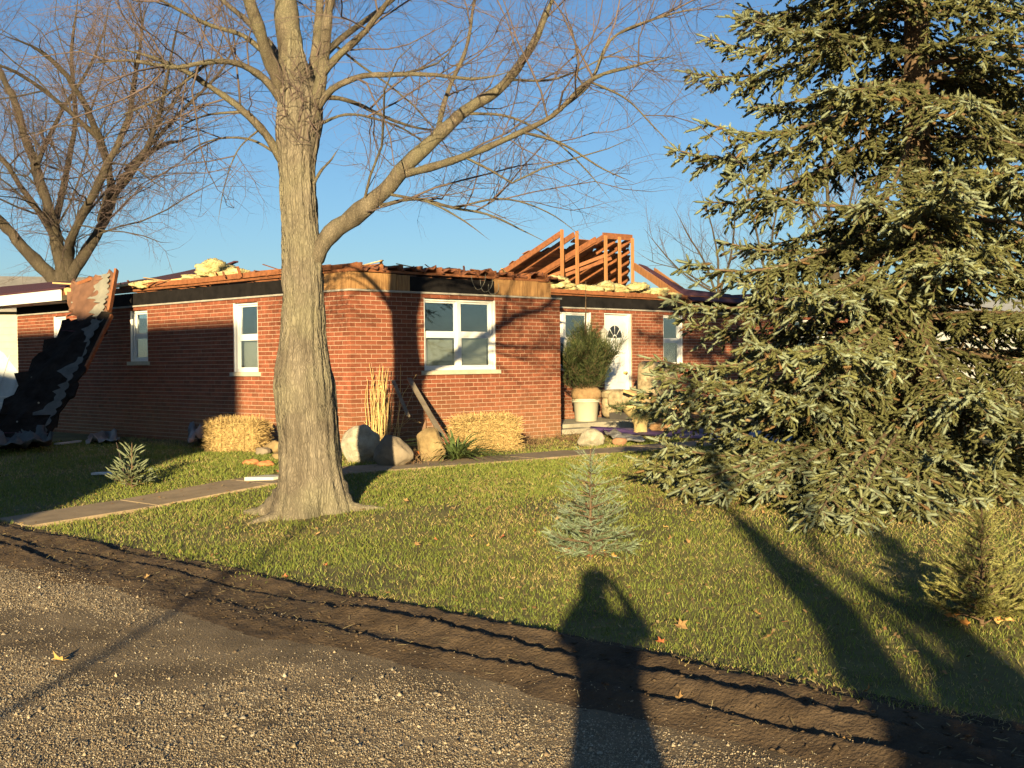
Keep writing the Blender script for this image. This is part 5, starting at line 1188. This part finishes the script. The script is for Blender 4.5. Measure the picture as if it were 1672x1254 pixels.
# camouflage-patterned armchair
M_arm = mat('camo_fabric', (.30, .22, .12), .9, .45, 7, .01, 20, col2=(.50, .40, .24))
ac = P(1040, 684, 25.0); ac[2] = .43
chair = tag(empty('armchair', ac, R(-35)), 'tan patterned recliner armchair dumped on the porch by the door', 'armchair')
def cushion(name, c, dims, seed, rot=0, power=.5): return blob(name, c, dims, M_arm, None, None, None, seed, .06, (16, 26), rot, power, chair)
cushion('seat', (-.05, 0, .34), (.75, .75, .30), 1); cushion('footrest', (-.52, 0, .24), (.30, .72, .46), 2); cushion('footrest_pad', (-.50, -.02, .50), (.34, .70, .20), 3)
cushion('backrest', (.38, -.12, .80), (.40, .55, .75), 4); cushion('backrest', (.40, .42, .80), (.40, .55, .72), 5)
cushion('arm', (-.02, .46, .46), (.80, .24, .42), 6); cushion('arm', (.0, -.46, .42), (.75, .24, .34), 7)
MB().box(-.4, .5, -.42, .5, 0, .14).build('base', M_dark, chair)
# urn planter
up_ = G(1046, 713); root = tag(empty('urn_planter', up_), 'tan stone urn planter with evergreen sprigs by the porch', 'urn')
MB().lathe([(.17, 0), (.17, .04), (.13, .06), (.115, .12), (.12, .22), (.15, .27), (.155, .29), (.13, .30), (.19, .33), (.28, .42), (.335, .52), (.35, .545), (.34, .56), (.30, .55), (.2, .45), (0, .44)], 36).build('bowl', mat('urn_stone', (.50, .38, .17), .9, .15, 5, .003, 40), root, True)
rg = np.random.default_rng(66); br = []
for k in range(26): br.append((spine(np.array([rg.normal() * .1, rg.normal() * .1, .48]), rg.random() * 6.28, rg.uniform(.25, .5), rg.uniform(.4, 1.0), .75, .0, 7), .005))
conifer('evergreen_sprigs', up_, br, 'green evergreen sprigs drooping out of the stone urn', 22, .026, .006, 67, [(0, 0, .42), (0, 0, .5), (0, 0, .58)], [.02, .02, .01], (.07, .12), .08, .05, ((.04, .055, .02), (.08, .11, .04), (.13, .16, .07)), .1, .15, .2, .7)
# blue sheet and lumber heap
crumple('blue_metal_sheet', [P(962, 700, 22.6), P(1300, 706, 21.2), ong(1300, 728), ong(985, 712)], 34, 8, .05, mat('blue_purple_sheet', (.045, .05, .17), .35, .6, 3, col2=(.10, .055, .15), spec=.6), 'long blue and purple sheet lying along the path under the spruce', 'sheet', 4)
crumple('foil_sheet', [P(985, 706, 22.0), P(1050, 716, 21.2), ong(1052, 728), ong(1000, 722)], 12, 8, .12, mat('torn_foil', (.25, .24, .2), .45, .6, 8, col2=(.5, .49, .42), spec=.6), 'torn silvery foil hanging from the blue sheet by the rock', 'foil', 6)
for k, (a, b, w, lb) in enumerate([((1024, 638, 24.2), (1056, 650, 23.8), .22, 'short thick pale plank on the heap before the armchair'), ((1030, 650, 24.0), (1052, 656, 23.8), .10, 'small pale block under the thick plank before the armchair'),
        ((1086, 662, 23.6), (1150, 676, 23.0), .18, 'long pale plank sloping right behind the urn'), ((1092, 655, 23.9), (1160, 664, 23.3), .10, 'pale narrow plank above the sloping plank behind the urn'),
        ((1150, 672, 23.2), (1240, 690, 22.6), .12, 'plank end under the left boughs of the spruce'), ((1180, 668, 24), (1262, 684, 23), .10, 'second plank deep under the left boughs of the spruce'), ((1070, 702, 22.4), (1130, 700, 22.8), .16, 'dark board on the ground right of the urn')]):
    plank(P(*a), P(*b), w, .05, M_lum2 if k < 6 else M_lum, lb)
rock(1085, 712, .55, .28, mat('clay_heap', (.26, .15, .07), .95, .3, 5, .01), 'low brown clay heap right of the urn', 29, .7, .25, 'clay_heap', 'soil')
# yellow sheathing leaning behind the spruce
for k, (x, y, lb) in enumerate([(1408, 640, 'pale plywood sheet leaning on the recessed wall behind the spruce'), (1450, 645, 'second plywood sheet leaning behind the spruce')]):
    b = P(x, y, 30); b[2] = .3; o = thing_mesh('plywood_sheet', MB().box(-.45, .45, -.01, .01, 0, 1.5), M_ply, lb, 'plywood', loc=b, rot=(R(-14), 0, HOUSE_RZ))

# ================================================================== what stands behind the camera and casts the shadows
TE = math.tan(SUN_EL); SX = LD.x / math.cos(SUN_EL); SY = LD.y / math.cos(SUN_EL)
def caster(x, y, yt):                                  # point at depth yt whose shadow falls on the ground at the pixel
    p = G(x, y); k = (p[1] - yt) / SY; return np.array([p[0] - SX * k, yt, p[2] + k * TE])
# house across the road
w0 = HL(0, 3.0, 2.345); kk = 26.5; b0 = np.array([w0[0] - SX * kk, w0[1] - SY * kk, 0]); hb = w0[2] + kk * TE
nb = tag(empty('neighbour_barn', b0, HOUSE_RZ), 'plain barn across the road behind the photographer', 'barn')
MB().box(-9, 0, 0, 22, 0, hb - .25).build('body', M_dirtywhite, nb)
MB().prism([(-9.0, hb - .25), (0, hb - .25), (0, hb), (-4.5, hb + .5), (-9.0, hb)], 0, 22, 1).build('roof', MATS['tin_roof'], nb)
for k in range(4): MB().box(.001, .03, 3 + k * 5, 4.2 + k * 5, 1, 2.4).build('window', MATS['dark_glass'], nb)
# two-stemmed tree behind the photographer
yt = -4.5; troot = np.array([caster(1590, 1254, yt)[0] + .1, yt, 0])
wt = tag(empty('roadside_tree', troot), 'two-stemmed tree behind the photographer casting forked shadows', 'tree')
g = Grow(14, [(1.2, .35, .4, 1.4, 45, .2, .010, .15), (2.5, .2, .2, .6, 45, .1, .008, .2)])
def stem(pxs, r0, r1, first=None):
    q = [caster(a, b, yt) - troot for a, b in pxs]; 
    if first is not None: q = [np.array(first)] + q
    g.add(smooth_line(q, 22), r0, r1, 0, .9)
stem([(1575, 1254), (1450, 1090), (1385, 1015), (1290, 930), (1170, 812)], .27, .09, (0, 0, -.05))
q = [caster(1170, 812, yt) - troot]; q += [q[0] + np.array([-.05, 0, .5]), q[0] + np.array([-.25, .1, 1.1]), q[0] + np.array([-.35, .2, 2.2])]; g.add(smooth_line(q, 12), .085, .03, 0)
stem([(1700, 1165), (1600, 1085), (1470, 1005), (1400, 955), (1345, 914)], .30, .06, (.12, .05, -.05))
stem([(1660, 1240), (1570, 1130), (1490, 1050), (1405, 980)], .27, .10, (.06, .03, -.05))
stem([(1560, 1030), (1500, 955), (1440, 890), (1400, 850)], .09, .03, caster(1650, 1110, yt) - troot)
q = [caster(1345, 914, yt) - troot]; q += [q[0] + np.array([.1, -.1, .5]), q[0] + np.array([.4, -.1, 1.2]), q[0] + np.array([.6, -.1, 2.2])]; g.add(smooth_line(q, 12), .05, .02, 0)
link('stems', tubes_mesh('stems', g.limb, M_bark2), wt); tag(link('twigs', tubes_mesh('twigs', g.twig, M_twig2), wt), kind='stuff')
# thin pole
pb = caster(0, 1172, -5.0); ph = caster(545, 830, -5.0)[2]
pole = tag(empty('metal_pole', (pb[0], -5, 0)), 'thin metal pole behind the photographer casting a line shadow on the gravel', 'pole')
link('shaft', tubes_mesh('shaft', [(np.array([(0, 0, -.05), (0, 0, 1.5), (.02, 0, ph)]), np.array([.034, .03, .026]), 12)], mat('pole_metal', (.3, .3, .3), .5, .1, 3, metal=.8)), pole)
MB().lathe([(.06, 0), (.06, .01), (.04, .02)], 12).build('foot', MATS['pole_metal'], pole)
# the photographer
def person(loc):
    root = tag(empty('person', loc), 'person in a dark jacket and jeans holding a phone up to take the photo', 'person')
    J = {'pel': (.03, 0, .95, .225, .13), 'spine': (0, -.01, 1.15, .19, .125), 'chest': (0, -.01, 1.32, .185, .13), 'neck': (-.025, .0, 1.47, .07, .07), 'head0': (-.05, .01, 1.55, .075, .085), 'head1': (-.05, .01, 1.64, .10, .10), 'head2': (-.05, 0, 1.71, .06, .075)}
    E = [('pel', 'spine'), ('spine', 'chest'), ('chest', 'neck'), ('neck', 'head0'), ('head0', 'head1'), ('head1', 'head2')]
    for s, n in ((-1, 'l'), (1, 'r')):
        ex, wx, ar = (.265, .12, .048) if s > 0 else (.225, .055, .075)
        J.update({'sh' + n: (s * .175, -.01, 1.37, .075, .075), 'el' + n: (s * ex, .10, 1.31, ar, ar), 'wr' + n: (s * wx, .30, 1.53, ar * .8, ar * .8), 'hip' + n: (s * .12 + .03, 0, .86, .14, .12), 'kn' + n: (s * .12, .02, .48, .075, .08), 'an' + n: (s * .13, -.02, .09, .05, .055), 'toe' + n: (s * .15, .15, .045, .045, .04)})
        E += [('chest', 'sh' + n), ('sh' + n, 'el' + n), ('el' + n, 'wr' + n), ('pel', 'hip' + n), ('hip' + n, 'kn' + n), ('kn' + n, 'an' + n), ('an' + n, 'toe' + n)]
    ks = list(J); me = bpy.data.meshes.new('body'); me.from_pydata([J[k][:3] for k in ks], [(ks.index(a), ks.index(b)) for a, b in E], []); o = link('body', me, root)
    sk = o.modifiers.new('skin', 'SKIN'); 
    if not me.skin_vertices: me.attributes  # layer is made with the modifier
    o.modifiers.new('sub', 'SUBSURF').levels = 2; o.modifiers['sub'].render_levels = 2
    bpy.context.view_layer.update()
    if not me.skin_vertices:
        bpy.context.view_layer.objects.active = o; o.select_set(True); bpy.ops.mesh.customdata_skin_add()
    for k, v in zip(ks, me.skin_vertices[0].data): v.radius = J[k][3:5]; v.use_root = (k == 'pel')
    me.materials.append(mat('dark_jacket', (.05, .05, .06), .9, .2, 6))
    for s in (-1, 1):                                   # hands: palm, four fingers and a thumb round the phone ends
        h = MB(); V_ = []
        tb2 = [(np.array([(s * .13, .30, 1.53), (s * .105, .315, 1.555), (s * .088, .322, 1.59)]), np.array([.034, .04, .03]), 10)]
        for i, (dz, l_) in enumerate(((.03, .07), (.012, .078), (-.006, .074), (-.022, .06))):
            tb2.append((np.array([(s * .09, .318, 1.59 + dz), (s * .085, .345, 1.592 + dz), (s * (.085 - l_ * .5), .349, 1.594 + dz)]), np.array([.010, .009, .007]), 8))
        tb2.append((np.array([(s * .10, .31, 1.565), (s * .075, .322, 1.575), (s * .045, .325, 1.585)]), np.array([.013, .011, .008]), 8))
        link('hand', tubes_mesh('hand', tb2, mat('skin_tone', (.45, .28, .2), .6, .1, 8, spec=.4)), root)
    MB().lathe([(0, 1.74), (.07, 1.735), (.105, 1.70), (.112, 1.655), (.10, 1.62), (.06, 1.60), (0, 1.6)][::-1], 20, (-.05, 0, 0)).build('cap', mat('knit_cap', (.04, .04, .05), .95, .2, 20), root, True)
    return root
person((0.05, -.375, 0))
thing_mesh('phone', MB().box(-.072, .072, -.047, -.039, 1.565, 1.637), mat('black_plastic', (.02, .02, .02), .3, .1, 3), 'black phone held up by the photographer', 'phone', bevel=.003)
